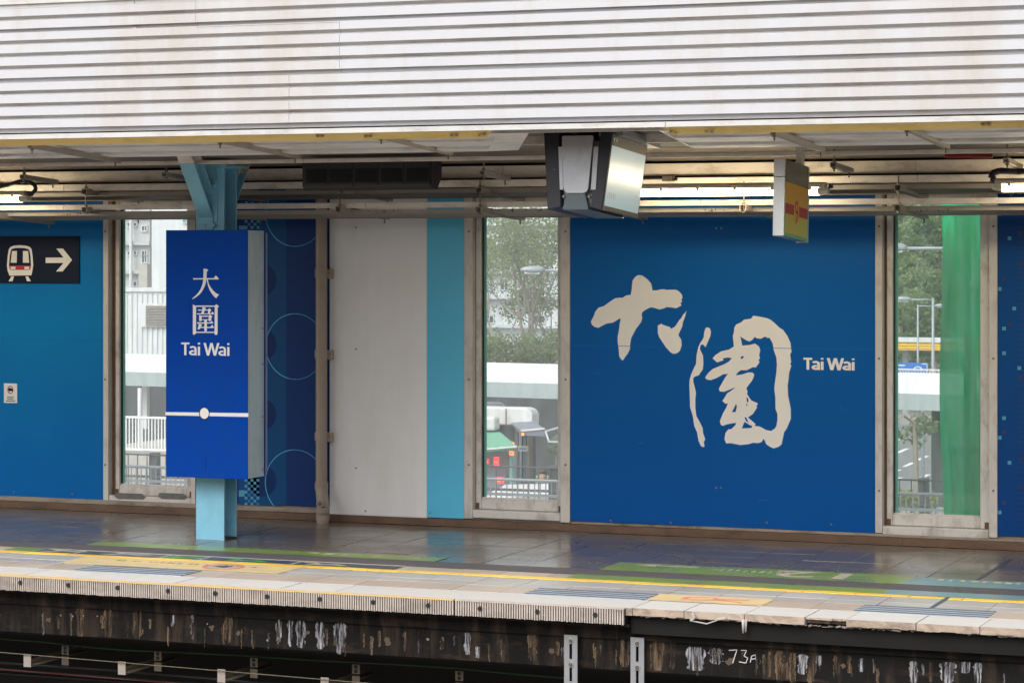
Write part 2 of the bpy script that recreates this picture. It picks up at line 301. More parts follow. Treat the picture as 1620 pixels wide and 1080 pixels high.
M['groove'] = mat('grimy groove', (.40, .37, .345), .6, var=.25, scale=5, dirt=(.16, .12, .09), damt=.7, dscale=(1.2, 3, 3))
def wall_stain_mat():
    """Platform face: sooty concrete with brown runs and white lime runs."""
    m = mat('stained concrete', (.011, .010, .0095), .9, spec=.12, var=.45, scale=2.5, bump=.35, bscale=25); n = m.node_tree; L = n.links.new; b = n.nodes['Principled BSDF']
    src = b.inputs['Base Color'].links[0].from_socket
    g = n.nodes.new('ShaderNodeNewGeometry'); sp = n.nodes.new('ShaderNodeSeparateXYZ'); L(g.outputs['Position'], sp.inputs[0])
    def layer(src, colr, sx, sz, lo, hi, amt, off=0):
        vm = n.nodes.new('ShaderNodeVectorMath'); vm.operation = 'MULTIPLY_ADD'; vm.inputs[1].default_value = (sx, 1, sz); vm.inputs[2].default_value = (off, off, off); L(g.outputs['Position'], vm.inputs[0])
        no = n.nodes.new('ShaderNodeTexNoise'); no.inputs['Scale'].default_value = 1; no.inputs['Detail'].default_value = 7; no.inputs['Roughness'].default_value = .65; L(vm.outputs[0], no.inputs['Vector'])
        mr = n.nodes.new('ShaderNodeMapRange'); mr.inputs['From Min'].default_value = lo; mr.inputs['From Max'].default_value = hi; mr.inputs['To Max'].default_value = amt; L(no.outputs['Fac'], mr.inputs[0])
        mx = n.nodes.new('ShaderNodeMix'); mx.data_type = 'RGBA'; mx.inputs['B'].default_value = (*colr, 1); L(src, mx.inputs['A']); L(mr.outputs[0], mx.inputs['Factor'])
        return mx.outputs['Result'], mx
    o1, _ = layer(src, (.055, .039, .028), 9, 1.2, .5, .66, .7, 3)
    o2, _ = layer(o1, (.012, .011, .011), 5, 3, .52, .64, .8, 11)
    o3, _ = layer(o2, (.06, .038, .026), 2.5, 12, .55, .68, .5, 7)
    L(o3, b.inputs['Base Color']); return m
M['stain_wall'] = wall_stain_mat()
M['lime_run'] = mat('lime run', (.50, .50, .54), .8, var=.5, scale=16)
M['brown_run'] = mat('brown run', (.20, .13, .075), .8, var=.5, scale=16)
M['chalk'] = mat('chalk', (.55, .55, .55), .9, var=.3, scale=30)
# ------------------------------------------------------------------ planes of the station (metres; X along the platform, Y away from the camera, Z up)
XL, XR = -14.0, -1.4
YE, YF, YC, YW = 15.02, 14.85, 17.40, 19.0      # platform edge, roof fascia, column front, face of the wall panels

# ---- ground, track bed, the platform the photograph was taken from
kind(obj('track_bed', boxm(-60, 60, 2.0, 15.6, -1.5, -1.15), M['ballast']), 'structure')
kind(obj('opposite_platform', MB().box(-30, 24, -6, 2.0, -1.6, -.01), M['conc_pale']), 'structure')
oc = MB().box(-30, 24, -6, 1.5, 3.1, 3.25).box(-30, 24, 1.5, 1.58, 2.95, 3.86)
for k in range(10): oc.box(-30, 24, 1.58, 1.60, 3.0 + .084 * k, 3.05 + .084 * k)
kind(obj('opposite_roof', oc, M['white_clad']), 'structure')
kind(obj('opposite_wall', boxm(-30, 24, -5.0, -4.8, -.01, 3.1), M['panel_white']), 'structure')
GZ = -5.0
kind(obj('street_ground', boxm(-900, 700, 19.6, 1400, GZ - .5, GZ), M['street']), 'structure')

# ---- platform
kind(obj('platform_slab', boxm(XL, XR, 15.15, 19.45, -.12, -.012), M['grout']), 'structure')
plat = bpy.data.objects['platform_slab']
def tile_row(name, y0, y1, pitch, x_at, m, z0=-.03, gap=.003, x0=None, x1=None, dz=0.0, cut=None):
    """One row of slabs: shared mesh, one object per slab, laid from the joint x_at in both directions over what the photo shows."""
    xa = x0 if x0 is not None else max(XL, -9.66 - (y0 - 15) * .68 - .7)
    xb = x1 if x1 is not None else -2.3 - (y0 - 15) * .2
    k0, k1 = math.floor((xa - x_at) / pitch), math.ceil((xb - x_at) / pitch)
    src = None
    for k in range(k0, k1):
        c = Vector((x_at + (k + .5) * pitch, (y0 + y1) / 2, 0))
        if src is None:
            hx, hy = pitch / 2 - gap / 2, (y1 - y0) / 2 - gap / 2
            mb = MB(); e = .003
            a = [(c.x - hx, c.y - hy), (c.x + hx, c.y - hy), (c.x + hx, c.y + hy), (c.x - hx, c.y + hy)]
            b = [(c.x - hx + e, c.y - hy + e), (c.x + hx - e, c.y - hy + e), (c.x + hx - e, c.y + hy - e), (c.x - hx + e, c.y + hy - e)]
            mb.v = [(x, y, z0) for x, y in a] + [(x, y, -e) for x, y in a] + [(x, y, 0) for x, y in b]
            mb.f = [(3, 2, 1, 0), (8, 9, 10, 11)] + [(i, (i + 1) % 4, 4 + (i + 1) % 4, 4 + i) for i in range(4)] + [(4 + i, 4 + (i + 1) % 4, 8 + (i + 1) % 4, 8 + i) for i in range(4)]
            src = obj(name, mb, m, plat, org=c); o = src
        else:
            o = src.copy(); col.objects.link(o); o.location = c
        o.location.z += rnd(-.0012, .0012) + dz
        o.rotation_euler = (rnd(-.0025, .0025), rnd(-.002, .002), 0)
XJ = -3.38                                              # the wide movement joint on the right
PT = .345
tile_row('tile', 15.39, 15.70, PT, XJ, M['tile_pale'])
tile_row('tile', 15.70, 15.87, PT, XJ, M['tile_grey'])
tile_row('tile', 15.87, 16.135, PT, XJ, M['tile_grey'])
tile_row('line_tile', 16.135, 16.23, PT, XJ + .1, M['yellow_tile'], dz=.002)
tile_row('tile', 16.23, 16.45, PT, XJ, M['tile_pale'])
tile_row('tactile_tile', 16.45, 16.75, .30, XJ, M['tactile'], gap=.004)
for i in range(4): tile_row('tile', 16.75 + .35 * i, 17.10 + .35 * i, PT, XJ, M['tile'], gap=.0025)
tile_row('tile', 18.15, 18.43, PT, XJ, M['tile'])
tile_row('gutter_slab', 18.43, 18.93, .66, XJ - .07, M['tile_gutter'])
obj('joint_cover', boxm(XJ - .014, XJ + .014, 15.62, 18.42, -.01, .002), M['navy_paint'], plat)
# raised ribs of the tactile strip (too small to part: one piece)
rb = MB()
for y in (16.475, 16.525, 16.575, 16.625, 16.675, 16.725):
    rb.box(-11.4, -2.3, y - .011, y + .011, 0, .004)
kind(obj('tactile_rib', rb, M['tactile'], plat), 'stuff')

M['coping_front'] = mat('worn coping front', (.42, .33, .26), .8, var=.3, scale=14, dirt=(.12, .09, .07), damt=.8, dscale=(6, 6, 14), bump=.3)
# coping stones of the edge
cj = [-13.0 + .39 * k for k in range(16)]
cj = [x for x in cj if x < -5.45] + [PY(u, 965, YE).x for u in (1000, 1082, 1177, 1273, 1338, 1449, 1550)] + [-2.55, -2.1, -1.5]
broken = PY(1273, 965, YE).x
for a, b in zip(cj[:-1], cj[1:]):
    mb = MB()
    if abs(a - broken) < 1e-4:                           # the stone whose front has crumbled away
        n = 9; pts = [(a + .003 + (b - a - .006) * i / n) for i in range(n + 1)]
        for i in range(n):
            d0 = .006 + rnd(0, .02); d1 = .05 + rnd(0, .03)
            mb.box(pts[i], pts[i + 1] - .0004, YE + d0, 15.385, -.012, 0)
            mb.box(pts[i], pts[i + 1] - .0004, YE + d1, 15.385, -.04, -.0125)
    else:
        n = max(3, int((b - a) / .045)); xs = [a + .003 + (b - a - .006) * i / n for i in range(n + 1)]
        f = [(x, YE + abs(random.gauss(0, .003))) for x in xs]; lo = [(x, YE + abs(random.gauss(0, .006))) for x in xs]
        for i in range(n):
            z = -.042 - rnd(0, .006)
            mb.add([(f[i][0], f[i][1], 0), (f[i + 1][0], f[i + 1][1], 0), (f[i + 1][0], 15.385, 0), (f[i][0], 15.385, 0),
                    (f[i][0], lo[i][1], z), (f[i + 1][0], lo[i + 1][1], z), (f[i + 1][0], 15.385, z), (f[i][0], 15.385, z)],
                   [(0, 1, 2, 3), (7, 6, 5, 4), (0, 4, 5, 1), (1, 5, 6, 2), (2, 6, 7, 3), (3, 7, 4, 0)])
    o = obj('coping_stone', mb, M['coping'], plat, org=((a + b) / 2, 15.2, 0)); o.location.z += rnd(-.0015, .001)
    o.data.materials.append(M['coping_front'])
    for pf_ in o.data.polygons:
        if pf_.normal.y < -.5 or pf_.normal.z < -.5: pf_.material_index = 1

# ---- platform face below
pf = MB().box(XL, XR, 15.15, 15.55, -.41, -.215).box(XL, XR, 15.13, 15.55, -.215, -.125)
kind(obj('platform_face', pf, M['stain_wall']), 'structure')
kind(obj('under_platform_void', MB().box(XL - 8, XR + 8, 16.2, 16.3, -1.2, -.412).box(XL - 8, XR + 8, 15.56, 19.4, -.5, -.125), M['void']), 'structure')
def streak_mat(name, c, sx, sz, lo=.42, hi=.6):
    m = mat(name, c, .8, var=.4, scale=18); n = m.node_tree; L = n.links.new; b = n.nodes['Principled BSDF']
    g = n.nodes.new('ShaderNodeNewGeometry'); vm = n.nodes.new('ShaderNodeVectorMath'); vm.operation = 'MULTIPLY'; vm.inputs[1].default_value = (sx, 1, sz); L(g.outputs['Position'], vm.inputs[0])
    no = n.nodes.new('ShaderNodeTexNoise'); no.inputs['Scale'].default_value = 1; no.inputs['Detail'].default_value = 8; no.inputs['Roughness'].default_value = .7; L(vm.outputs[0], no.inputs['Vector'])
    mr = n.nodes.new('ShaderNodeMapRange'); mr.inputs['From Min'].default_value = lo; mr.inputs['From Max'].default_value = hi; L(no.outputs['Fac'], mr.inputs[0]); L(mr.outputs[0], b.inputs['Alpha'])
    return m
M['lime_run'] = streak_mat('lime run', (.36, .36, .39), 62, 6, .44, .62)
M['brown_run'] = streak_mat('brown run', (.13, .085, .05), 34, 3, .44, .60)
M['lime_faint'] = streak_mat('faint lime run', (.16, .16, .165), 60, 6, .45, .65)
pface = bpy.data.objects['platform_face']
def run(u0, u1, v0, v1, m, name, narrow=.7):
    """A mineral run that has dried on the wall: an uneven flat stain, narrowing downwards."""
    a, b = PY(u0, v0, 15.147), PY(u1, v0, 15.147); z1 = PY((u0 + u1) / 2, v1, 15.147).z
    n = 9; Ls, Rs = [], []
    for i in range(n + 1):
        t = i / n; wv = (1 - (1 - narrow) * t) * (1 + rnd(-.25, .25)); c = (a.x + b.x) / 2 + rnd(-.004, .004); h = (b.x - a.x) / 2 * wv * (0.6 if i in (0, n) else 1)
        z = a.z + (z1 - a.z) * t; Ls.append((c - h, 15.1475, z)); Rs.append((c + h, 15.1475, z))
    mb = MB()
    for i in range(n): mb.poly([Ls[i], Rs[i], Rs[i + 1], Ls[i + 1]])
    obj(name, mb, m, pface)
for a in [(436, 446, 978, 1018), (455, 463, 978, 1022), (468, 484, 980, 1024), (499, 514, 982, 1026), (528, 548, 984, 1034), (733, 745, 1000, 1035), (752, 760, 1022, 1040), (270, 277, 972, 990), (302, 307, 972, 984),
          (1261, 1278, 1034, 1066), (1358, 1368, 1040, 1062), (1438, 1452, 1045, 1080), (1486, 1512, 1046, 1080), (1518, 1536, 1046, 1064), (1540, 1555, 1047, 1080), (1083, 1118, 1022, 1060), (1120, 1145, 1024, 1050), (1290, 1300, 1036, 1052)]:
    run(*a, M['lime_run'], 'lime_run')
for a in [(1194, 1199, 1030, 1066), (1206, 1211, 1034, 1072), (1214, 1220, 1030, 1070), (1226, 1242, 1028, 1078), (1248, 1260, 1032, 1080), (1276, 1290, 1034, 1080), (1318, 1325, 1036, 1062), (1340, 1346, 1036, 1064), (1468, 1476, 1046, 1078),
          (120, 134, 958, 1006), (165, 178, 962, 1008), (208, 226, 965, 1010), (355, 368, 972, 1016), (835, 850, 1000, 1045), (980, 996, 1005, 1054), (1030, 1052, 1010, 1060), (1058, 1068, 1012, 1058), (790, 800, 1010, 1046)]:
    run(*a, M['brown_run'], 'brown_run', .8)
for k in range(60):                                     # many faint narrow runs
    u = rnd(-20, 1600); v = 932 + .058 * u + rnd(28, 44); run(u, u + rnd(2, 7), v, v + rnd(14, 36), M['brown_run'] if rnd(0, 1) < .7 else M['lime_faint'], 'faint_run', .6)
def blot(u, v, r, m, name):
    c = PY(u, v, 15.146); k = r * 16.3 / F
    obj(name, MB().poly([(c.x + k * (1 + rnd(-.4, .4)) * math.cos(t), 15.1462, c.z + k * (1 + rnd(-.45, .3)) * math.sin(t)) for t in [i * .5236 for i in range(12)]]), m, pface)
M['patch'] = mat('mortar patch', (.09, .062, .04), .8, var=.3, scale=20)
M['patch_pale'] = mat('pale mortar spot', (.22, .19, .15), .8)
for u, v, r in [(613, 1014, 6), (873, 1029, 5), (1156, 1046, 7), (77, 980, 4.5), (335, 992, 5), (377, 1001, 4.5), (1334, 1052, 4), (487, 1000, 4)]: blot(u, v, r, M['patch'], 'mortar_patch')
for u, v, r in [(677, 1011, 2.4), (423, 1012, 1.8), (96, 973, 2), (115, 974, 1.8), (132, 973, 1.4), (154, 974, 1.5), (328, 986, 1.5), (1107, 1056, 1.5)]: blot(u, v, r, M['patch_pale'], 'mortar_spot')
def chalk(name, strokes, label=None):
    mb = MB()
    for s in strokes:
        p = [PY(u, v, 15.1445) for u, v in s]
        for a, b in zip(p[:-1], p[1:]): mb.bar(a, b, .001, .0055)
    o = obj(name, mb, M['chalk'], pface)
    if label: o['label'] = label
chalk('chalk_writing', [[(1153, 1028), (1166, 1027), (1159, 1048)], [(1172, 1028), (1181, 1028), (1177, 1037), (1183, 1040), (1180, 1048), (1169, 1046)], [(1187, 1047), (1189, 1037), (1195, 1035), (1196, 1044)], [(1188, 1042), (1195, 1041)]], 'chalked 73A')
chalk('chalk_scrawl', [[(214, 960), (217, 950), (224, 960)], [(215, 956), (222, 957)], [(231, 955), (236, 954), (237, 959)], [(241, 956), (248, 954), (243, 960), (250, 960)]])

# ribbed rubber edging in two lengths
def rubber(x0, x1, label, holes):
    t = thing('rubber_edging', label, 'edge strip', ((x0 + x1) / 2, 15.0, -.105), 'ribbed rubber edgings of the platform')
    obj('backing', boxm(x0, x1, 15.008, 15.06, -.103, -.004), M['rubber_cable'], t)
    mb = MB(); n = int((x1 - x0) / .0165); p = (x1 - x0) / n
    for i in range(n):
        d = rnd(-.0012, .0012); mb.box(x0 + p * i + .0038, x0 + p * (i + 1) - .0038, 14.990 + d, 15.008, -.104 + rnd(0, .004), -.009)
    kind(obj('rib', mb, M['rubber_edge'], t), 'stuff')
    obj('top_lip', boxm(x0, x1, 14.989, 15.06, -.0088, -.001), M['rubber_yellow'] if x0 < -7 else M['rubber_edge'], t)
    for u, v in holes:
        c = PY(u, v, 14.995); mb = MB().cyl((c.x, 14.9865, c.z), (c.x, 15.01, c.z), .0165, 14)
        o = obj('hole_disc', mb, M['black'], t)  # black disc drawn for the dark inside of a bolt hole
        obj('hole_core', MB().cyl((c.x, 14.9855, c.z), (c.x, 14.9863, c.z), .008, 8), M['grille'], o)
xs_ = PY(719.5, 960, 15).x; xe_ = PY(988, 975, 15).x
rubber(XL + .5, xs_ - .004, 'long ribbed rubber edging with worn yellow lip on the platform edge', [(33, 921), (109, 925), (187, 929), (266.5, 934), (341, 938), (423, 943), (506.5, 947), (591, 952), (678, 957)])
rubber(xs_ + .004, xe_, 'short ribbed rubber edging ending where the platform edge is broken', [(760, 962), (850.5, 967), (942, 972)])
kind(obj('edge_shadow_angle', MB().box(XL, xe_ + .02, 15.03, 15.13, -.122, -.1055), M['dark_steel']), 'structure')  # dark angle trim, also carrying the thin black shadow below the rubber
kind(obj('edge_beam', MB().box(xe_ + .02, XR, 15.07, 15.13, -.165, -.058).box(xe_ + .02, XR, 15.05, 15.13, -.058, -.052), M['dark_steel']), 'structure')
# torn sealant under the broken edge
ts = thing('torn_sealant', 'torn grey sealant hanging under the broken coping stones', 'sealant', (xe_ + 1, 15.06, -.05))
mb = MB(); x = xe_ + .05
while x < -2.2:
    L_ = rnd(.015, .05); q = rnd(.003, .011)
    mb.bar((x, 15.05 + rnd(-.01, .01), -.048 + rnd(-.008, .004)), (x + L_, 15.05 + rnd(-.01, .01), -.048 + rnd(-.008, .004)), q, q * rnd(.6, 1.4)); x += L_ * rnd(.5, 1.7)
obj('crumb', mb, mat('old sealant', (.22, .19, .17), .8, var=.7, scale=40), ts)['kind'] = 'stuff'
gm = mat('grey sealant', (.42, .39, .37), .6, var=.3, scale=30)
a, b, c = PY(1096, 969, 15.0), PY(1092, 981, 15.0), PY(1118, 986, 15.02)
obj('strip', MB().bar(a, a + Vector((.01, 0, -.03)), .012, .018).bar(a + Vector((.01, 0, -.028)), b, .01, .016).bar(b, c, .006, .008).bar(c, PY(1136, 980, 15.02), .012, .007).bar(PY(1134, 979, 15.02), PY(1150, 977, 15.02), .02, .013).bar(PY(1150, 978, 15.02), PY(1172, 980, 15.03), .016, .006), gm, ts, bevel=.002)
d = PY(1176, 979, 15.02)
obj('drip', MB().cyl(d, d + Vector((-.004, .01, -.085)), .011, 8, .006).cyl(d + Vector((.014, .01, 0)), d + Vector((.012, .012, -.078)), .008, 8, .005), gm, ts, smooth=True)

# slotted plates bolted to the platform face
def slotted(u, v, label):
    p = PY(u, v, 15.11); x0, x1, z1, z0 = p.x, p.x + .088, p.z, p.z - .34
    t = thing('slotted_plate', label, 'bracket', ((x0 + x1) / 2, 15.12, z0), 'slotted steel plates on the platform face')
    s0, s1 = (x0 + x1) / 2 - .009, (x0 + x1) / 2 + .009
    y0, y1 = 15.104, 15.1125
    mb = MB().box(x0, s0, y0, y1, z0, z1).box(s1, x1, y0, y1, z0, z1).box(s0, s1, y0, y1, z1 - .024, z1).box(s0, s1, y0, y1, z1 - .175, z1 - .15).box(s0, s1, y0, y1, z0, z1 - .29)
    obj('plate', mb, M['galv'], t)
    for dz in (.036, .185):
        c = Vector(((x0 + x1) / 2, 15.09, z1 - dz))
        o = obj('bolt', MB().cyl(c, c + Vector((0, .06, 0)), .008, 8).cyl(c + Vector((0, .006, 0)), c + Vector((0, .014, 0)), .0145, 6), M['screw'], t)
        obj('washer', MB().cyl(c + Vector((0, .0105, 0)), c + Vector((0, .0138, 0)), .019, 14), M['steel'], o)
slotted(893, 1003, 'grey slotted steel plate bolted below the broken end of the rubber edging')
slotted(998, 1007, 'grey slotted steel plate below the first exposed coping stone')
# cable rack under the platform
for i, (u, v) in enumerate([(103, 1021), (249.5, 1030), (401.5, 1040), (563, 1050.5), (726.5, 1061)]):
    p = PY(u, v, 15.5); lab = ['leftmost rusty hanger plate over the cable rack', 'second rusty hanger plate from the left under the platform', 'rusty hanger plate under the chalky lime runs', 'rusty hanger plate right of the lime runs', 'rusty hanger plate below the joint of the rubber edging'][i]
    t = thing('hanger_plate', lab, 'bracket', p, 'hanger plates under the platform')
    mb = MB().box(p.x - .028, p.x + .028, 15.5, 15.506, p.z - .135, p.z - .075).box(p.x - .028, p.x + .028, 15.5, 15.506, p.z - .062, p.z)
    obj('plate', mb, M['clip'], t)
    for dz in (.015, .045): obj('slot', MB().cyl((p.x, 15.497, p.z - dz), (p.x, 15.4995, p.z - dz), .013, 10), M['grille'], t)
for i, (u, v) in enumerate([(43, 1034), (192.5, 1046), (350, 1058), (513.5, 1071)]):
    p = PY(u, v, 15.2); lab = ['leftmost pale rack arm under the platform', 'pale rack arm under the left grip pad', 'pale rack arm below the sign column', 'pale rack arm cut off by the bottom of the view under the lime runs'][i]
    t = thing('cable_bracket', lab, 'cable bracket', p, 'cable rack arms under the platform')
    obj('end_face', boxm(p.x - .029, p.x + .029, 15.2, 15.206, p.z - .088, p.z), M['rack_grey'], t)
    obj('arm', boxm(p.x - .024, p.x + .024, 15.207, 15.95, p.z - .088, p.z - .082), M['clip'], t)
    obj('arm_side', boxm(p.x - .029, p.x - .0245, 15.207, 15.95, p.z - .081, p.z - .05), M['clip'], t)
a, b = PY(0, 1031, 15.19), PY(560, 1078, 15.19)
tag(obj('rack_rail', MB().bar(a - (b - a) * .3, b + (b - a) * 1.2, .006, .004), M['clip'], org=a), 'thin steel rail running over the pale rack arms', 'rail')
cg = mat('green cable', (.02, .09, .03), .5); cr_ = mat('red cable', (.12, .02, .02), .5)
def cable(name, pts, y, r, m, label, grp='cables under the platform'):
    tag(obj(name, MB().tube([PY(u, v, y) for u, v in pts], r, 6), m, org=PY(*pts[0], y), smooth=True), label, 'cable', grp)
cable('cable', [(-80, 1008), (0, 1010), (60, 1014), (130, 1022), (200, 1028), (280, 1031), (380, 1036), (500, 1044), (620, 1050), (720, 1056), (820, 1066), (900, 1072)], 15.6, .005, cg, 'thin green cable sagging under the dark platform face')
cable('cable', [(-60, 1052), (100, 1066), (250, 1078), (330, 1084)], 15.5, .005, cr_, 'thin red cable low in the cable rack')
for k, v in enumerate((1047, 1058, 1064)):
    cable('cable', [(-60, v - 4), (200, v + 14), (500, v + 40)], 15.6 + .05 * k, .012, M['rubber_cable'], ['upper black cable lying in the cable rack', 'middle black cable lying in the cable rack', 'lowest black cable lying in the cable rack'][k])

# ---- painted and stuck markings on the floor (parts of the platform)
def mark(name, y0, y1, x0, x1, m, z=.0035, label=None, h=.0015):
    o = obj(name, boxm(x0, x1, y0, y1, z - h, z), m, plat)
    if label: o['label'] = label
    return o
mark('green_marking', 16.755, 16.985, -10.03, -7.17, M['green_paint'], label='green strip behind the tactile tiles by the sign column')
mark('green_marking', 16.755, 17.195, -5.93, -3.80, M['green_paint'], label='green block with a big number')
mark('green_marking', 16.235, 16.445, -5.99, -3.81, M['green_paint'])
mark('green_marking', 16.235, 16.445, -10.42, -10.15, M['green_paint'])
mark('blue_marking', 16.755, 17.13, -3.80, -1.9, M['blue_paint'])
mark('blue_marking', 16.235, 16.445, -3.81, -1.9, M['blue_paint'])
mark('navy_marking', 16.235, 16.40, -10.15, -7.26, M['navy_paint'], label='navy strip with queue arrows')
mark('white_line', 16.405, 16.445, -10.15, -7.26, M['floor_white'])
for x in (-9.81, -9.1, -8.78, -8.05): mark('white_line', 16.235, 16.405, x - .012, x + .012, M['floor_white'], z=.0045)
def flat(name, pts, m, z, label=None):
    o = obj(name, MB().prism_z(pts, z - .0009, z), m, plat)
    if label: o['label'] = label
def arrow_in(x, m, s=1):        # chevron-headed arrows on the navy strip
    y = 16.32
    flat('arrow', [(x - .17, y - .05 * s), (x - .05, y - .05 * s), (x + .02, y + .01 * s), (x + .12, y - .02 * s), (x + .22, y + .03 * s), (x + .17, y + .05 * s), (x + .10, y + .02 * s), (x - .02, y + .055 * s), (x - .10, y + .055 * s), (x - .03, y), (x - .09, y - .02 * s)], m, .0048)
for x, m, s in [(-9.98, M['floor_white'], 1), (-9.45, M['floor_white'], 1), (-8.98, M['floor_green'], -1), (-8.48, M['floor_green'], -1), (-7.86, M['floor_white'], -1)]: arrow_in(x, m, s)
mark('amber_marking', 15.72, 16.12, -9.62, -7.9, M['amber_paint'], label='worn amber warning sticker with a no entry ring')
M['worn_print'] = mat('worn print', (.30, .22, .10), .6, var=.3, scale=30)
for k in range(26):
    x = -9.35 + .045 * k
    if rnd(0, 1) < .85: mark('small_print', 15.95 + rnd(-.01, .01), 16.0 + rnd(-.02, .02), x, x + rnd(.012, .03), M['worn_print'], z=.0046)
ring = MB(); cx, cy = -8.42, 15.92
for i in range(24):
    a0, a1 = i / 24 * 2 * math.pi, (i + 1) / 24 * 2 * math.pi
    ring.hexa([(cx + r * math.cos(t), cy + r * math.sin(t), .0038) for r, t in ((.115, a0), (.15, a0), (.15, a1), (.115, a1))], [(cx + r * math.cos(t), cy + r * math.sin(t), .0052) for r, t in ((.115, a0), (.15, a0), (.15, a1), (.115, a1))])
flat('ring_ground', [(cx + .115 * math.cos(i * .3927), cy + .115 * math.sin(i * .3927)) for i in range(16)], M['floor_white'], .0045)
obj('warning_ring', ring, M['floor_red'], plat)
flat('ring_symbol', [(cx - .07, cy - .03), (cx + .02, cy - .05), (cx + .07, cy + .02), (cx, cy + .06), (cx - .05, cy + .03)], M['navy_paint'], .0056)
mark('amber_marking', 15.40, 15.70, -5.13, -4.38, M['amber_paint'], label='amber sticker with a red letter')
flat('red_print', [(-4.94, 15.50), (-4.94, 15.60), (-4.86, 15.64), (-4.74, 15.63), (-4.70, 15.58), (-4.52, 15.62), (-4.52, 15.585), (-4.68, 15.54), (-4.54, 15.505), (-4.54, 15.475), (-4.70, 15.51), (-4.84, 15.475)], M['floor_red'], .0045)
flat('red_print_gap', [(-4.90, 15.525), (-4.90, 15.585), (-4.84, 15.605), (-4.76, 15.60), (-4.74, 15.56), (-4.80, 15.53)], M['amber_paint'], .0054)
def grip_pad(x0, x1, label):
    o = obj('grip_pad', boxm(x0, x1, 15.375, 15.68, .0002, .004), M['grip_light'], plat); o['label'] = label
    for i in range(4): obj('grip_strip', boxm(x0, x1, 15.38 + .082 * i, 15.418 + .082 * i, .0042, .0062), M['grip_dark'], o, )
grip_pad(-9.30, -8.46, 'left grip pad'); grip_pad(-5.96, -5.15, 'middle grip pad'); grip_pad(-3.79, -2.97, 'right grip pad')
# floor lettering, read from the wall side (upside down from here)
def text_mesh(body, bold=0.0):
    cu = bpy.data.curves.new('lettering', 'FONT'); cu.body = body; cu.offset = bold; cu.resolution_u = 4
    to = bpy.data.objects.new('lettering', cu); col.objects.link(to); dg = bpy.context.evaluated_depsgraph_get(); dg.update()
    me = bpy.data.meshes.new_from_object(to.evaluated_get(dg)); bpy.data.objects.remove(to)
    xs = [v.co.x for v in me.vertices]; ys = [v.co.y for v in me.vertices]
    return me, min(xs), max(xs), min(ys), max(ys)
def lettering(body, name, m, parent, fn, bold=0.0):
    """fn maps letter space (0..1, 0..1) to the world."""
    me, x0, x1, y0, y1 = text_mesh(body, bold)
    for v in me.vertices: v.co = fn((v.co.x - x0) / (x1 - x0), (v.co.y - y0) / (y1 - y0)) - ORG[parent.name]
    me.materials.clear(); me.materials.append(m)
    o = bpy.data.objects.new(name, me); col.objects.link(o); o.parent = parent; ORG[o.name] = ORG[parent.name]
    return o
lettering('12', 'lettering', M['floor_white'], plat, lambda a, b: Vector((-4.22 - .52 * a, 17.14 - .32 * b, .0045)), .02)
flat('arrow', [(-5.78, 17.10), (-5.62, 17.16), (-5.62, 17.12), (-5.32, 17.12), (-5.32, 17.085), (-5.62, 17.085), (-5.62, 17.04)], M['floor_white'], .0045)
for k in range(11):
    x = -5.2 + .058 * k
    for j in range(2): mark('small_print', 16.98 + .055 * j + rnd(0, .02), 17.0 + .055 * j + rnd(0, .025), x, x + rnd(.015, .042), M['floor_white'], z=.0046)
for k in range(9):
    x = -3.62 + .075 * k; mark('small_print', 17.02, 17.05 + rnd(0, .03), x, x + rnd(.02, .05), M['amber_paint'], z=.0046)
    x = -8.75 + .13 * k; mark('small_print', 16.84 + rnd(0, .04), 16.90 + rnd(0, .04), x, x + rnd(.03, .09), M['floor_white'] if k > 3 else M['green_paint'], z=.0046)

# ------------------------------------------------------------------ roof
YZ0 = 2.975
def roof_z(y): return 2.958 - .057 * (y - 15.05)
rf = MB().hexa([(-30, 14.9, 3.06), (24, 14.9, 3.06), (24, 19.4, 2.81), (-30, 19.4, 2.81)], [(-30, 14.9, 3.14), (24, 14.9, 3.14), (24, 19.4, 2.89), (-30, 19.4, 2.89)])
kind(obj('roof_deck', rf, M['deck_shade']), 'structure')
# fascia of profiled sheets
fa = thing('roof_fascia', 'white fascia of horizontally ribbed metal sheets along the platform roof edge', 'fascia', (-6.3, YF, 3.0))
zl = [PY(0, v, YF).z for v in (211, 132, 53, 15)]
def sheet(x0, x1, zb, zt, n, dy=0):
    p = (PY(0, 132, YF).z - PY(0, 211, YF).z) / 4; prof = []
    z = zt
    for k in range(n):
        lap = k == n - 1
        prof += [(YF + dy, z), (YF + dy, z - p * .62), (YF + dy + (.035 if lap else .028), z - p * (.68 if lap else .84))]
        prof += [(YF + dy + (.035 if lap else .028), z - p * (.95 if lap else .90)), (YF + dy, z - p)]
        z -= p
    prof += [(YF + .06, z), (YF + .06, zt)]
    o = obj('cladding_sheet', MB().prism_x(prof, x0, x1), M['white_clad'], fa); o.data.materials.append(M['groove'])
    for pl_ in o.data.polygons:
        if pl_.normal.z < -.25 and pl_.normal.y < 0: pl_.material_index = 1
jA, jB, jC = PY(309.5, 25, YF).x, PY(537, 75, YF).x, PY(457, 160, YF).x
sheet(-14.5, jC - .002, zl[0], zl[1], 4, .003); sheet(jC + .002, 1.5, zl[0], zl[1], 4)
sheet(-14.5, jB - .002, zl[1], zl[2], 4, .003); sheet(jB + .002, 1.5, zl[1], zl[2], 4)
sheet(-14.5, jA - .002, zl[2], zl[3], 2, .003); sheet(jA + .002, 1.5, zl[2], zl[3], 2)
jt = PY(212, 3, YF).x
for a, b in ((-14.5, jt - .003), (jt + .003, 1.5)):
    obj('cap_trim', MB().box(a, b, YF - .012, YF + .3, zl[3] + .028, zl[3] + .062).box(a, b, YF + .004, YF + .3, zl[3] + .001, zl[3] + .0275), M['white_trim'], fa)
zt0 = PY(0, 211, YF).z
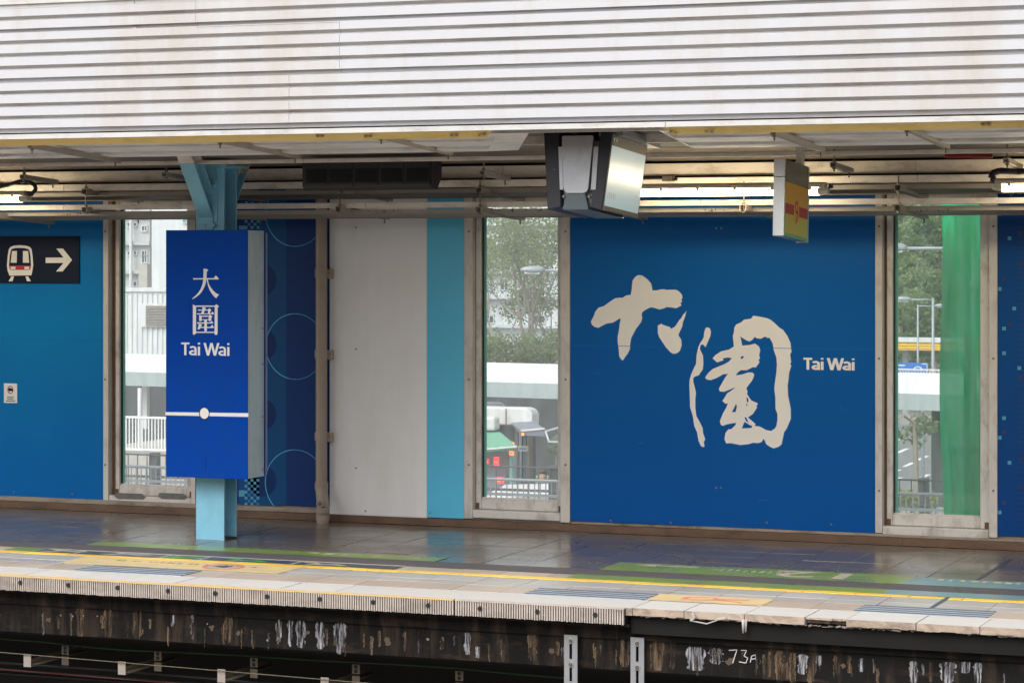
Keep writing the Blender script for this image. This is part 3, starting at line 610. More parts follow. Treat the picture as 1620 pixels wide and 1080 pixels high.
obj('backing_board', boxm(-14.5, 1.5, YF + .062, YF + .11, zt0 - .03, zl[3]), M['dark_gap'], fa)
for a, b in ((-14.5, PY(1053, 200, YF).x), (PY(1053, 200, YF).x + .003, 1.5)):
    obj('bottom_trim', boxm(a, b, YF - .008, YF + .05, zt0 - .042, zt0 - .010), M['white_trim'], fa)
for v in (45, 66, 86, 106):                                                     # clips where two sheets meet
    c = PY(212, v, YF); obj('sheet_clip', boxm(c.x - .016, c.x + .016, YF + .006, YF + .02, c.z - .008, c.z + .006), M['zinc'], fa)
# yellow inner edge with joint plates (two lengths, the opening for the screens between them)
YY = 15.0
yl_a, yl_b = PY(787, 207, YY).x, PY(766, 221, YY).x
yr_a, yr_b = PY(1040, 204, YY).x, PY(1066, 216, YY).x
zt, zb = 2.985, 2.926
def slant(p):                                            # a strip leaning inwards at its foot, so that it faces the bright platform edge
    q = [Vector((x, YY - .045 + .09 * (zt - z) / (zt - zb), z)) for x, z in p]
    return MB().hexa(q, [v + Vector((0, .02, .012)) for v in q])
edge_a = obj('yellow_edge', slant([(-14.5, zb), (yl_b, zb), (yl_a, zt), (-14.5, zt)]), M['yellow_metal'], org=(yl_b, YY, zb))
tag(edge_a, 'yellow metal edge under the fascia, from the left end to the screens', 'edge trim', 'yellow roof edges')
edge_b = obj('yellow_edge', slant([(yr_b, zb), (1.5, zb), (1.5, zt), (yr_a, zt)]), M['yellow_metal'], org=(yr_b, YY, zb))
tag(edge_b, 'yellow metal edge under the fascia, right of the screens', 'edge trim', 'yellow roof edges')
def joint_plate(par, u, v, tilt=0):
    c = PY(u, v, YY - .012); hw, hh = .032, .0125; R = Matrix.Rotation(tilt, 3, 'Y')
    q = lambda x, z, y: c + R @ Vector((x, 0, z)) + Vector((0, y, 0))
    o = obj('joint_plate', MB().hexa([q(-hw, -hh, -.006), q(hw, -hh, -.006), q(hw, hh, -.006), q(-hw, hh, -.006)], [q(-hw, -hh, -.0005), q(hw, -hh, -.0005), q(hw, hh, -.0005), q(-hw, hh, -.0005)]), M['yellow_metal'], par, bevel=.002)
    for s in (-.016, .016): obj('bolt', MB().cyl(q(s, 0, -.011), q(s, 0, -.0062), .0052, 8), M['screw'], o)
for u, v in [(507, 215.5), (583, 216), (719, 214.5)]: joint_plate(edge_a, u, v)
joint_plate(edge_a, 763, 213.5, -.25)
joint_plate(edge_b, 1066, 209.5, .25)
for u, v in [(1122.5, 208.5), (1560, 196.5)]: joint_plate(edge_b, u, v)
# soffit planks, sloping down towards the wall; the opening is cut slantwise at both ends
def soffit(x_out, f, r, fold, label):
    """f, r: x of the cut end at the front (Y 15.04) and at the rear (Y 16.2)."""
    t = thing('soffit', label, 'ceiling panel', (f, 15.6, roof_z(15.6)), 'white soffits under the roof edge')
    ys = [15.04, 15.32, 15.58, 15.86, 16.02, 16.2]
    for i in range(5):
        y0, y1 = ys[i] + .004, ys[i + 1] - .004; ex = lambda y: f + (r - f) * (y - 15.04) / 1.16
        d = (0, .012, 0, .012, -.006)[i]
        a = [(x_out, y0, roof_z(y0) + d), (ex(y0), y0, roof_z(y0) + d), (ex(y1), y1, roof_z(y1) + d), (x_out, y1, roof_z(y1) + d)]
        obj('plank', MB().hexa(a, [(x, y, z + .02) for x, y, z in a]), M['soffit'], t)
    a = [(f, 15.04, roof_z(15.04) - .004), (f + fold, 15.04, roof_z(15.04) + .0), (r + fold, 16.2, roof_z(16.2)), (r, 16.2, roof_z(16.2) - .004)]
    obj('end_fold', MB().hexa(a, [(x, y, z + .05) for x, y, z in a]), M['soffit'], t)
lf, lr = PZ(786, 207, 2.95).x, PZ(775, 236, 2.87).x
f2 = PZ(838, 207, 2.95).x - lf
soffit(-14.5, PY(786, 207, 15.04).x, PY(772, 238, 16.2).x, PY(838, 207, 15.04).x - PY(786, 207, 15.04).x, 'white soffit over the blue column, cut slantwise near the screens')
soffit(1.5, PY(1042, 204, 15.04).x, PY(1098, 241, 16.2).x, -.02, 'white soffit right of the screens with a slanted cut end')
# opening lining behind the screens
kind(obj('roof_opening_lining', MB().box(-7.6, -4.6, 15.02, 15.05, 2.95, 3.05).box(-8.2, -4.6, 16.22, 16.26, 2.93, 3.0), M['beige']), 'structure')
# ---- long runs under the roof
def run_x(name, y0, y1, z0, z1, m, label, cat, grp=None, x0=-20, x1=3, joints=()):
    t = thing(name, label, cat, (-6, (y0 + y1) / 2, z0), grp)
    xs = [x0] + sorted(joints) + [x1]
    for a, b in zip(xs[:-1], xs[1:]): obj('trunking_length' if len(xs) > 2 else 'length', boxm(a + .0015, b - .0015, y0, y1, z0, z1), m, t, bevel=.004)
    return t
zz = lambda u, v, y: PY(u, v, y).z
Y1, Y2, Y3 = 17.2, 18.12, 18.02
run_x('conduit', Y1, Y1 + .03, zz(0, 264.5, Y1), zz(0, 258.5, Y1), M['beige'], 'pale square conduit along the rear edge of the roof soffit', 'conduit', 'conduits along the platform roof', joints=[PY(u, 255, Y1).x for u in (-200, 190, 480, 905, 1290, 1500)])
t = run_x('roof_beam', Y2, Y2 + .08, zz(810, 281, Y2), zz(810, 262, Y2), M['beige'], 'deep beige beam behind the top of the blue column', 'beam', joints=[PY(u, 270, Y2).x for u in (-300, 795, 1449)])
tag(obj('gap_shade_box', boxm(-20, 3, Y2 + .1, Y2 + .2, zz(810, 287, Y2), zz(810, 255, Y2)), M['dark_gap'], org=(-6, Y2, 2.7)), 'dark strip added for the shaded gap behind the deep beige beam', 'shade strip')  # dark box added for the black shaded gap round the beam
for uu, lab in ((0, 'upper'), ): pass
c3 = run_x('conduit', Y3, Y3 + .09, zz(0, 303, Y3), zz(0, 293, Y3), M['beige'], 'upper beige cable trunking, just above the lamps', 'conduit', 'conduits along the platform roof', joints=[PY(u, 298, Y3).x for u in (101, 800, 1452)])
c2 = run_x('conduit', Y3, Y3 + .09, zz(0, 333, Y3), zz(0, 325, Y3), M['beige'], 'lower beige cable trunking crossing the window tops', 'conduit', 'conduits along the platform roof', joints=[PY(u, 325, Y3).x for u in (-250, 101, 578, 1108, 1700)])
M['tray'] = mat('dull tray', (.30, .27, .235), .5, var=.2, dirt=(.25, .2, .15), damt=.5, dscale=(5, 5, 5))
# perforated trays hanging under both trunkings
for zt_, par in ((zz(0, 303, Y3), c3), (zz(0, 333, Y3), c2)):
    mb = MB(); x = -12.5
    mb.box(-12.5, -2.6, Y3 + .10, Y3 + .106, zt_ - .045, zt_ - .012)
    mb.box(-12.5, -2.6, Y3 + .50, Y3 + .506, zt_ - .075, zt_ - .03)
    while x < -2.6: mb.bar((x, Y3 + .106, zt_ - .04), (x, Y3 + .5, zt_ - .065), .022, .004); x += .034
    kind(obj('perforated_tray', mb, M['tray'], par), 'stuff')

# unistrut channels across the runs: built once, then copied
def strut_proto(name, L_, drop, w_, h, m, label, cat, grp, loc, rod_up, rod_dn, lip=True):
    t = thing(name, label, cat, loc, grp); b = Vector(loc)
    e = b + Vector((0, L_, -drop)); th = .005
    for dx in (-w_ / 2 + th / 2, w_ / 2 - th / 2):
        obj('channel_side', MB().bar(b + Vector((dx, 0, h / 2)), e + Vector((dx, 0, h / 2)), th, h), m, t)
    obj('channel_back', MB().bar(b + Vector((0, 0, h - .003)), e + Vector((0, 0, h - .003)), w_ - .012, .005), m, t)
    obj('channel_lip', MB().bar(b + Vector((-w_ / 2 + .011, 0, .003)), e + Vector((-w_ / 2 + .011, 0, .003)), .009, .005).bar(b + Vector((w_ / 2 - .011, 0, .003)), e + Vector((w_ / 2 - .011, 0, .003)), .009, .005), m, t)
    o = obj('threaded_rod', MB().cyl(b + Vector((0, .03, -rod_dn)), b + Vector((0, .03, h + rod_up)), .006, 8), M['screw'], t)
    for z_ in (-.014, h + .002): obj('nut', MB().cyl(b + Vector((0, .03, z_)), b + Vector((0, .03, z_ + .012)), .014, 6), M['screw'], o)
    o2 = obj('threaded_rod', MB().cyl(e + Vector((0, -.05, -.03)), e + Vector((0, -.05, h + .01)), .006, 8), M['screw'], t)
    return t
YS = 15.12
top_u = [(47, 234, 'at the left end of the yellow edge'), (345, 225.5, 'above the blue name sign'), (600, 219, 'above the black fan unit'), (1223, 213, 'above the hanging number sign'), (1433, 206, 'above the right window')]
proto = None
for u, v, lab in top_u:
    p = PY(u, v, YS); lab = 'slender steel channel under the soffit ' + lab
    if proto is None: proto = strut_proto('soffit_channel', 1.2, .068, .036, .034, M['zinc'], lab, 'channel', 'steel channels under the soffit', p, .03, .035)
    else: copy_tree(proto, loc=p, label=lab)
YT = 17.93
low = [(-12, 340, 'under the left lamp'), (133, 332, 'beside the left window top'), (333, 333, 'behind the blue column'), (535, 331, 'in front of the white panel'), (757, 332, 'at the left of the middle window'), (958, 331, 'behind the hanging screens'), (1175, 329, 'under the lit lamp by the number sign'), (1420, 329, 'at the right window')]
proto = None
for u, v, lab in low:
    p = PY(u, v, YT) - Vector((0, 0, .02)); lb = 'steel channel carrying the lower trunking ' + lab
    if proto is None: proto = strut_proto('trunking_channel', .92, .05, .05, .045, M['zinc'], lb, 'channel', 'steel channels under the lower trunking', p, .17, .015)
    else: copy_tree(proto, loc=p, label=lb)
proto = None
for u, v, lab in [(133, 303, 'beside the left window top'), (333, 302, 'behind the blue column'), (540, 301, 'below the black fan unit'), (757, 301, 'over the middle window'), (1420, 297, 'over the right window')]:
    p = PY(u, v, YT) - Vector((0, 0, .02)); lb = 'steel channel carrying the upper trunking ' + lab
    if proto is None: proto = strut_proto('trunking_channel', .92, .05, .05, .045, M['zinc'], lb, 'channel', 'steel channels under the upper trunking', p, .06, .015)
    else: copy_tree(proto, loc=p, label=lb)
YB = 17.2
proto = None
for u, v, lab in [(35, 283, 'above the left lamp cable'), (260, 279.5, 'left of the blue column top'), (763, 277, 'over the middle window'), (1318, 264.5, 'right of the number sign'), (1592, 258, 'above the right lamp')]:
    p = PY(u, v, YB); lb = 'short steel channel hung from a thin rod ' + lab
    if proto is None: proto = strut_proto('short_channel', .5, .03, .045, .035, M['zinc'], lb, 'channel', 'short hung channels', p, .09, .03)
    else: copy_tree(proto, loc=p, label=lb)
# small dirty hooks and cable ties on the trunkings
for u, v, lab in [(110, 336, 'left of the left window'), (590, 332, 'over the white panel'), (1115, 331, 'under the lit lamp'), (820, 331, 'over the middle window'), (1455, 331, 'over the right window')]:
    p = PY(u, v, Y3 - .01); mb = MB()
    for k in range(7):
        q = p + Vector((rnd(-.05, .24), 0, rnd(-.014, .004))); mb.bar(q, q + Vector((rnd(-.01, .01), 0, -rnd(.006, .016))), .006, .005)
    tag(obj('cable_ties', mb, M['black'], org=p), 'blackened cable ties on the lower trunking ' + lab, 'cable ties', 'cable ties on the trunking')['kind'] = 'stuff'
rp = PY(1495, 247, 17.3); re_ = PY(1570, 247, 17.3)
tag(obj('red_pipe', MB().cyl(rp, re_, .016, 12), M['red_pipe'], org=rp, smooth=True), 'dark red length of pipe behind the pale conduit', 'pipe')
jb = PY(1047, 287, 17.7)
t = thing('junction_box', 'small grey junction box on the trunking above the lit lamp', 'junction box', jb)
obj('box', boxm(jb.x, jb.x + .085, jb.y, jb.y + .05, jb.z, jb.z + .045), M['clip'], t, bevel=.003); obj('lid', boxm(jb.x + .008, jb.x + .077, jb.y - .006, jb.y - .0005, jb.z + .006, jb.z + .039), M['zinc'], t); obj('gland', MB().cyl((jb.x + .0855, jb.y + .02, jb.z + .015), (jb.x + .11, jb.y + .02, jb.z + .015), .012, 10), M['black'], t)

# ---- lamps
YLp = 17.62
def lamp(x0, x1, zb, label):
    t = thing('fluorescent_lamp', label, 'lamp', ((x0 + x1) / 2, YLp, zb), 'lit tube lamps under the roof')
    y = YLp
    prof = lambda s, h0, h1: [(y - .05 * s, zb + h1), (y - .055 * s, zb + (h0 + h1) / 2), (y - .035 * s, zb + h0), (y + .035 * s, zb + h0), (y + .055 * s, zb + (h0 + h1) / 2), (y + .05 * s, zb + h1)]
    obj('lit_diffuser', MB().prism_x(prof(1, 0, .052), x0 + .07, x1 - .07), M['tube_light'], t)
    obj('lamp_base', MB().prism_x([(y - .055, zb + .053), (y - .05, zb + .078), (y - .03, zb + .092), (y + .03, zb + .092), (y + .05, zb + .078), (y + .055, zb + .053)], x0 + .02, x1 - .02), M['diffuser'], t, bevel=.004)
    for a, b in ((x0 + .069, x0), (x1 - .069, x1)):
        A = [(a, yy, z) for yy, z in prof(1, 0, .052)]; B = [(b, y + (yy - y) * .7, zb + .015 + (z - zb) * .7) for yy, z in prof(1, 0, .052)]
        obj('end_cap', MB().hexa(A, B), M['diffuser'], t)
    n = max(2, int((x1 - x0) / .32))
    for k in range(n + 1):
        x = x0 + .12 + (x1 - x0 - .24) * k / n; o = obj('clip', MB().box(x - .012, x + .012, y - .062, y - .0555, zb + .036, zb + .075), M['diffuser'], t)
    obj('cable_gland', MB().cyl((x1, y, zb + .06), (x1 + .03, y, zb + .06), .014, 10), M['black'], t)
    return t
lb_ = zz(1200, 309.5, YLp)
xl = PY(1311, 297, YLp).x
lamp(xl - 1.62, xl, lb_, 'long lit tube lamp between the hanging screens and the right window')
xl2 = PY(46, 312, YLp).x
lamp(xl2 - 1.62, xl2, lb_ - .004, 'lit tube lamp above the train direction sign')
xl3 = PY(1571, 285, YLp).x
lamp(xl3, xl3 + 1.62, lb_ + .012, 'lit tube lamp above the deep blue panel')
hp = [PY(u, v, 17.5) for u, v in [(-40, 300), (0, 296), (15, 292), (33, 286.5), (45, 287), (54, 292), (57, 299), (52, 305), (42, 306)]]
tag(obj('lamp_cable', MB().tube(hp, .016, 10), M['rubber_cable'], org=hp[2], smooth=True), 'thick black cable looping down to the left lamp', 'cable')
hp = [PY(u, v, 17.55) for u, v in [(1660, 268), (1610, 272), (1582, 270), (1570, 274), (1568, 282), (1574, 284)]]
tag(obj('lamp_cable', MB().tube(hp, .022, 10), M['rubber_cable'], org=hp[2], smooth=True), 'thick black cable curling into the right lamp', 'cable')
hp = [PY(u, v, 17.72) for u, v in [(1000, 281), (1020, 281.5), (1047, 281)]]
tag(obj('lamp_cable', MB().tube(hp, .014, 8), M['rubber_cable'], org=hp[1], smooth=True), 'short black cable into the junction box', 'cable')

# ---- black fan unit
bu = thing('fan_unit', 'long black ventilation unit with five grilles hanging under the roof', 'fan unit', PY(580, 300, 17.3))
Yb_ = 17.3; x0, x1 = PY(477.5, 270, Yb_).x, PY(681, 270, Yb_).x; zt_, zb_ = zz(580, 254, Yb_), zz(580, 301, Yb_)
hb = MB().prism_x([(Yb_, zt_), (Yb_, zb_ + .035), (Yb_ + .03, zb_), (Yb_ + .10, zb_), (Yb_ + .19, zb_ + .1), (Yb_ + .19, zt_)], x0, x1)
obj('body', hb, M['black'], bu, bevel=.012)
gl_ = [(75, 290), (300, 525), (540, 765), (785, 1005), (1025, 1258)]
for a, b in gl_:
    xa, xb = PY(470 + a / 6, 278, Yb_).x + .01, PY(470 + b / 6, 278, Yb_).x - .006; z0_, z1_ = zz(580, 288.5, Yb_), zz(580, 267, Yb_)
    o = obj('grille', boxm(xa, xb, Yb_ - .004, Yb_ - .0005, z0_, z1_), M['grille'], bu)
    mb = MB()
    for k in range(9): z = z0_ + (z1_ - z0_) * (k + .5) / 9; mb.box(xa + .008, xb - .008, Yb_ - .009, Yb_ - .0045, z - .0012, z + .0012)
    kind(obj('slat', mb, M['void'], o), 'stuff')
    obj('motor_label', boxm(xb - .055, xb - .018, Yb_ - .0105, Yb_ - .0095, (z0_ + z1_) / 2 - .012, (z0_ + z1_) / 2 + .004), M['void'], o)
    obj('divider', boxm(xb + .008, xb + .014, Yb_ - .003, Yb_ - .0005, zb_ + .03, zt_), M['grille'], bu)
obj('end_plate', MB().prism_x([(Yb_ + .004, zt_), (Yb_ + .004, zb_ + .035), (Yb_ + .034, zb_ + .004), (Yb_ + .10, zb_ + .004), (Yb_ + .185, zb_ + .1), (Yb_ + .185, zt_)], x1 + .0005, x1 + .012), M['black'], bu)

# ---- hanging screens
Yf = 15.65
d1 = PY(966, 208, Yf); d2 = PY(952, 332, Yf)
YbD = PX(1022, 226, d1.x).y
dp = thing('hanging_screens', 'pair of back to back black passenger screens hanging from the roof', 'screens', PY(912, 332, Yf))
q = lambda pts: [(PY(u, v, Yf).x, PY(u, v, Yf).z) for u, v in pts]
obj('screen_housing', MB().prism_y(q([(857, 205), (881, 205), (887, 327), (866, 332)]), Yf, YbD), M['housing'], dp, bevel=.004)
hr = obj('screen_housing', MB().prism_y(q([(948, 205), (966.3, 205), (952, 332), (934, 328)]), Yf, YbD), M['housing'], dp, bevel=.004)
obj('core', MB().prism_y(q([(882, 222), (947, 222), (934, 326), (888, 326)]), Yf + .05, YbD - .03), M['galv'], dp)
obj('end_plate', MB().prism_y(q([(887, 217), (889, 214.5), (935, 214), (937, 216), (931, 298), (929, 303), (924, 306), (897, 306), (893, 303), (891, 297)]), Yf - .012, Yf - .002), M['dull_steel'], dp, bevel=.004)
obj('lower_shroud', MB().hexa([Vector((x, Yf - .004, z)) for x, z in q([(896.5, 306.5), (925, 306.5), (931, 331), (890, 331)])], [Vector((x, YbD - .05, z)) for x, z in q([(890, 306.5), (930, 306.5), (934, 333), (888, 333)])]), M['shroud'], dp)
for u in (891, 931): c = PY(u, 311, Yf - .004); obj('bolt', MB().cyl(c, c + Vector((0, .03, 0)), .009, 8), M['screw'], dp)
for u0, u1 in ((881.5, 887.5), (937.5, 945)): obj('side_strip', MB().prism_y(q([(u0, 232), (u1, 232), (u1 - 3 if u0 > 900 else u1 + 3, 300), (u0 - 3 if u0 > 900 else u0 + 4, 300)]), Yf - .006, Yf + .02), M['dull_steel'], dp)
c = PY(875, 268, Yf - .002); obj('indicator', MB().cyl(c, c + Vector((0, .003, 0)), .005, 8), M['road_blue'], dp)
def face_quad(t0, t1, y0, y1, out, th=.002):
    up = d1 - d2; P_ = lambda t, y: Vector((d2.x + up.x * t + out, y, d2.z + up.z * t))
    a = [P_(t0, y0), P_(t0, y1), P_(t1, y1), P_(t1, y0)]
    return MB().hexa(a, [p + Vector((th, 0, 0)) for p in a])
obj('screen_bezel', face_quad(.0, .985, Yf + .006, YbD - .004, .0012), M['screen_frame'], hr)
obj('screen_glass', face_quad(.06, .83, Yf + .022, YbD - .02, .0036), M['screen_glass'], hr)
obj('screen_header', face_quad(.835, .955, Yf + .022, YbD - .02, .0036), M['screen_frame'], hr)
for k in range(5):
    y = Yf + .06 + .035 * k; obj('screen_mark', face_quad(.16, .24, y, y + .004 + .004 * (k % 2), .0058, .0006), M['galv'], hr)
    obj('screen_mark', face_quad(.885, .925, Yf + .04 + .05 * k, Yf + .055 + .05 * k, .0058, .0006), M['print_white'], hr) if k < 2 else None
mt = PY(966, 207, Yf)
obj('mounting_channel', MB().box(PY(940, 205, Yf).x, PY(978, 205, Yf).x, Yf + .06, YbD + .12, d1.z - .02, d1.z + .03).box(PY(1000, 210, YbD).x - .05, PY(1000, 210, YbD).x + .05, YbD + .01, YbD + .12, d1.z - .09, d1.z - .021), M['galv'], dp)
obj('mounting_rail', boxm(PY(860, 205, Yf).x, PY(1000, 205, Yf).x, Yf + .1, Yf + .16, d1.z + .031, d1.z + .08), M['beige'], dp)

# ---- hanging number sign
Yn = 16.5
a = PY(1222, 250, Yn); b = PY(1239.5, 373, Yn); yb = PX(1277, 250, b.x).y
ns = thing('number_sign', 'hanging amber platform sign with a red band and the figure 9', 'sign', ((a.x + b.x) / 2, Yn, b.z))
obj('end_cover', boxm(a.x, b.x, Yn, Yn + .035, b.z, zz(1231, 279, Yn) - .0015), M['steel'], ns, bevel=.003)
obj('end_cover', boxm(a.x, b.x, Yn, Yn + .035, zz(1231, 279, Yn) + .0015, a.z), M['steel'], ns, bevel=.003)
obj('sign_box', boxm(a.x + .004, b.x - .002, Yn + .036, yb, b.z + .002, a.z - .001), M['header_grey'], ns)
obj('rear_edge', boxm(a.x, b.x + .003, yb + .0005, yb + .02, b.z - .004, a.z), M['steel'], ns)
zs = lambda v: PY(1239.5, v, Yn).z
def nface(name, v0, v1, m, out=.001, y0=Yn + .037, y1=None): obj(name, boxm(b.x - .0018, b.x + out, y0, (y1 or yb - .001), zs(v1), zs(v0)), m, ns)
nface('header_panel', 254, 285.5, M['header_grey']); nface('amber_panel', 286, 319.6, M['amber_face']); nface('red_band', 319.8, 336, M['red_print']); nface('pale_panel', 336.2, 367.5, M['amber_face2']); nface('green_edge', 367.7, 372.5, M['sea_green'])
ym = lambda f: Yn + .036 + (yb - Yn - .036) * f
nface('figure_ground', 312, 345, M['amber_face'], .0022, ym(.37), ym(.60))
lettering('9', 'figure', M['red_print'], ns, lambda p, r: Vector((b.x + .0034, ym(.41 + .14 * p), zs(350) + (zs(311) - zs(350)) * r)), 0)
hx = PX(1270, 250, (a.x + b.x) / 2)
obj('hanger', boxm((a.x + b.x) / 2 - .02, (a.x + b.x) / 2 + .02, yb - .12, yb - .04, a.z + .0005, a.z + .16), M['beige'], ns)

ns.rotation_euler = (-.065, 0, 0); dp.rotation_euler = (-.065, 0, 0)     # both hang square to the sloping roof
# ---- blue steel column
cx0, cx1 = PY(310, 600, YC).x, PY(354.5, 600, YC).x; cxm = (cx0 + cx1) / 2; YCb = PX(375, 600, cx1).y
zc = PY(335, 266, YC).z
co = thing('steel_column', 'pale blue H section steel column carrying the platform roof', 'column', (cxm, (YC + YCb) / 2, 0))
obj('flange', boxm(cx0, cx1, YC, YC + .018, 0, zc), M['col_blue'], co, bevel=.002)
obj('flange', boxm(cx0, cx1, YCb - .018, YCb, 0, zc), M['col_blue'], co, bevel=.002)
obj('web', boxm(cxm - .007, cxm + .007, YC + .0185, YCb - .0185, 0, zc), M['col_blue'], co)
obj('base_grime', MB().prism_z([(cx0 + .02, YC + .02), (cx1 + .01, YC + .022), (cx1 + .015, YCb - .03), (cx0 + .02, YCb - .02)], .0, .012), M['dark_gap'], co)
obj('cap_plate', boxm(cx0 - .01, cx1 + .03, YC - .03, YCb + .12, zc + .0005, zc + .028), M['col_blue'], co, bevel=.003)
for x in (cx0 + .035, cx1 - .035): obj('gusset', MB().prism_x([(YC - .0005, zc), (YC - .05, zc), (YC - .0005, zc - .13)], x - .005, x + .005), M['col_blue'], co)
obj('gusset', MB().prism_y([(cxm + .0075, zc), (cx1 - .004, zc), (cxm + .0075, zc - .15)], YC + .06, YC + .07), M['col_blue'], co)
obj('splice_plate', boxm(cx0 + .03, cx1 - .055, YC - .009, YC - .0005, zz(332, 350, YC), zz(332, 284, YC)), M['col_blue'], co, bevel=.002)
for u, v in [(337.5, 293), (337.5, 328), (318, 293)]:
    c = PY(u, v, YC - .018); obj('bolt', MB().cyl(c, c + Vector((0, .0085, 0)), .019, 6).cyl(c + Vector((0, -.008, 0)), c, .011, 8), M['col_blue'], co)
for v in (297, 333):
    c = Vector((cxm + .0075, YC + .13, zz(362, v, YC + .13))); obj('bolt', MB().cyl(c, c + Vector((.014, 0, 0)), .019, 6).cyl(c + Vector((.014, 0, 0)), c + Vector((.022, 0, 0)), .011, 8), M['col_blue'], co)
def brace(sgn, yface, zf, zr, zsplit, ztop):
    """I section knee brace from the column face up and out to the roof; sgn -1 towards the track, +1 towards the wall."""
    dy, dz = .60 * sgn, .80
    xm = cxm - .028 if sgn < 0 else cxm
    def plate(nm, z0, th, hw, z_a, z_b, m):
        # a plate whose outer line starts on the column face at height z0
        A = []
        for zz0 in (z0, z0 + th):
            pa = (yface + dy / dz * max(0, z_a - zz0), max(zz0, z_a)); pb = (yface + dy / dz * (z_b - zz0), z_b)
            A.append((pa, pb))
        pts = [A[0][0], A[0][1], A[1][1], A[1][0]]
        obj(nm, MB().hexa([(xm - hw, y, z) for y, z in pts], [(xm + hw, y, z) for y, z in pts]), m, co)
    for za, zb2, m in ((0, zsplit, M['col_blue']), (zsplit + .0005, ztop, M['beige'])):
        plate('brace_flange', zf, .022, .062, za, zb2, m)
        plate('brace_flange', zr, .022, .062, za, zb2, m)
        plate('brace_web', zf + .0225, zr - zf - .023, .005, za, zb2, m)
zf_ = zz(325, 346, YC - .01)
brace(-1, YC - .010, zf_, zf_ + .19, zf_ + .415, 2.97)
brace(+1, YCb, zf_ - .02, zf_ + .17, zf_ + .36, 2.90)
obj('brace_foot', boxm(cxm - .09, cxm + .034, YC - .019, YC - .0095, zf_ - .085, zf_ + .01), M['col_blue'], co, bevel=.002)
for u in (322.5, 337.5): c = PY(u, 356, YC - .028); obj('bolt', MB().cyl(c, c + Vector((0, .0085, 0)), .015, 6), M['col_blue'], co)

# ---- station name sign round the column
YS0 = 17.2
sx0, sx1 = -9.591, -8.892; sz0, sz1 = .492, 2.368; YS1 = 17.471
sg = thing('station_sign', 'tall blue station name sign Tai Wai boxed round the blue column', 'sign', ((sx0 + sx1) / 2, YS0, sz0))
fr = obj('front_panel', boxm(sx0, sx1, YS0, YS0 + .006, sz0, sz1), M['sign_blue'], sg, bevel=.0015)
obj('side_panel', boxm(sx1 - .006, sx1 - .0005, YS0 + .0065, YS1, sz0 + .005, sz1 - .004), M['steel'], sg)
obj('side_panel', boxm(sx0 + .0005, sx0 + .006, YS0 + .0065, YS1, sz0 + .005, sz1 - .004), M['steel'], sg)
for z0_, z1_ in ((sz0 + .004, sz0 + .009), (sz1 - .012, sz1 - .006)):
    obj('end_plate', MB().box(sx0 + .007, sx1 - .007, YS0 + .007, YC - .003, z0_, z1_), M['shroud'], sg)
obj('back_panel', boxm(sx0, sx1 + .004, YS1 + .012, YS1 + .02, sz0 + .01, sz1 - .01), M['panel_navy'], sg)
obj('back_trim', boxm(sx1 + .0045, sx1 + .012, YS1 + .010, YS1 + .03, sz0 + .02, sz1 - .02), mat('lilac trim', (.16, .2, .42), .4), sg)
for z in (.95, 1.35, 1.62, .55): obj('latch', MB().cyl((sx1 - .001, YS1 - .03, z), (sx1 + .004, YS1 - .03, z), .006, 8), M['screw'], sg)
kz = [0]
def prt(pts, m, y, par, name, fx=lambda u, v: (u, v)):
    mb = MB().poly([PY(*fx(u, v), y) for u, v in pts]); return obj(name, mb, m, par)
yp = YS0 - .0008
prt([(261.8, 651.5), (393, 653.2), (393, 659.2), (261.8, 656.5)], M['print_white'], yp, fr, 'line_print')
cc = PY(323.3, 653.5, yp)
for r, m, dy, nm in ((.0455, M['navy'], .0004, 'station_dot_ring'), (.0385, M['print_white'], .0008, 'station_dot')):
    obj(nm, MB().poly([(cc.x + r * math.cos(i * math.pi / 16), yp - dy, cc.z + r * 1.08 * math.sin(i * math.pi / 16)) for i in range(32)]), m, fr)
f4 = lambda u, v: (290 + u / 18, 415 + v / 18)
f5 = lambda u, v: (290 + u / 18, 475 + v / 18)
DA = [[(570, 178), (640, 185), (712, 212), (700, 232), (668, 262), (660, 440), (652, 520), (632, 620), (590, 720), (530, 830), (470, 905), (370, 985), (262, 1045), (250, 1030), (340, 955), (430, 860), (500, 745), (548, 610), (568, 480), (575, 250)],
      [(275, 440), (300, 450), (572, 450), (572, 484), (285, 490)], [(658, 450), (865, 450), (925, 370), (1012, 465), (995, 484), (652, 484)],
      [(664, 486), (694, 486), (720, 600), (780, 710), (850, 800), (940, 880), (1020, 920), (995, 945), (972, 962), (940, 1020), (900, 995), (820, 905), (750, 790), (705, 670)]]
for i, p_ in enumerate(DA): prt(p_, M['print_white'], yp - .0002 * i, fr, 'character_stroke', f4)
def rect(a, b, c_, d): return [(a, b), (c_, b), (c_, d), (a, d)]
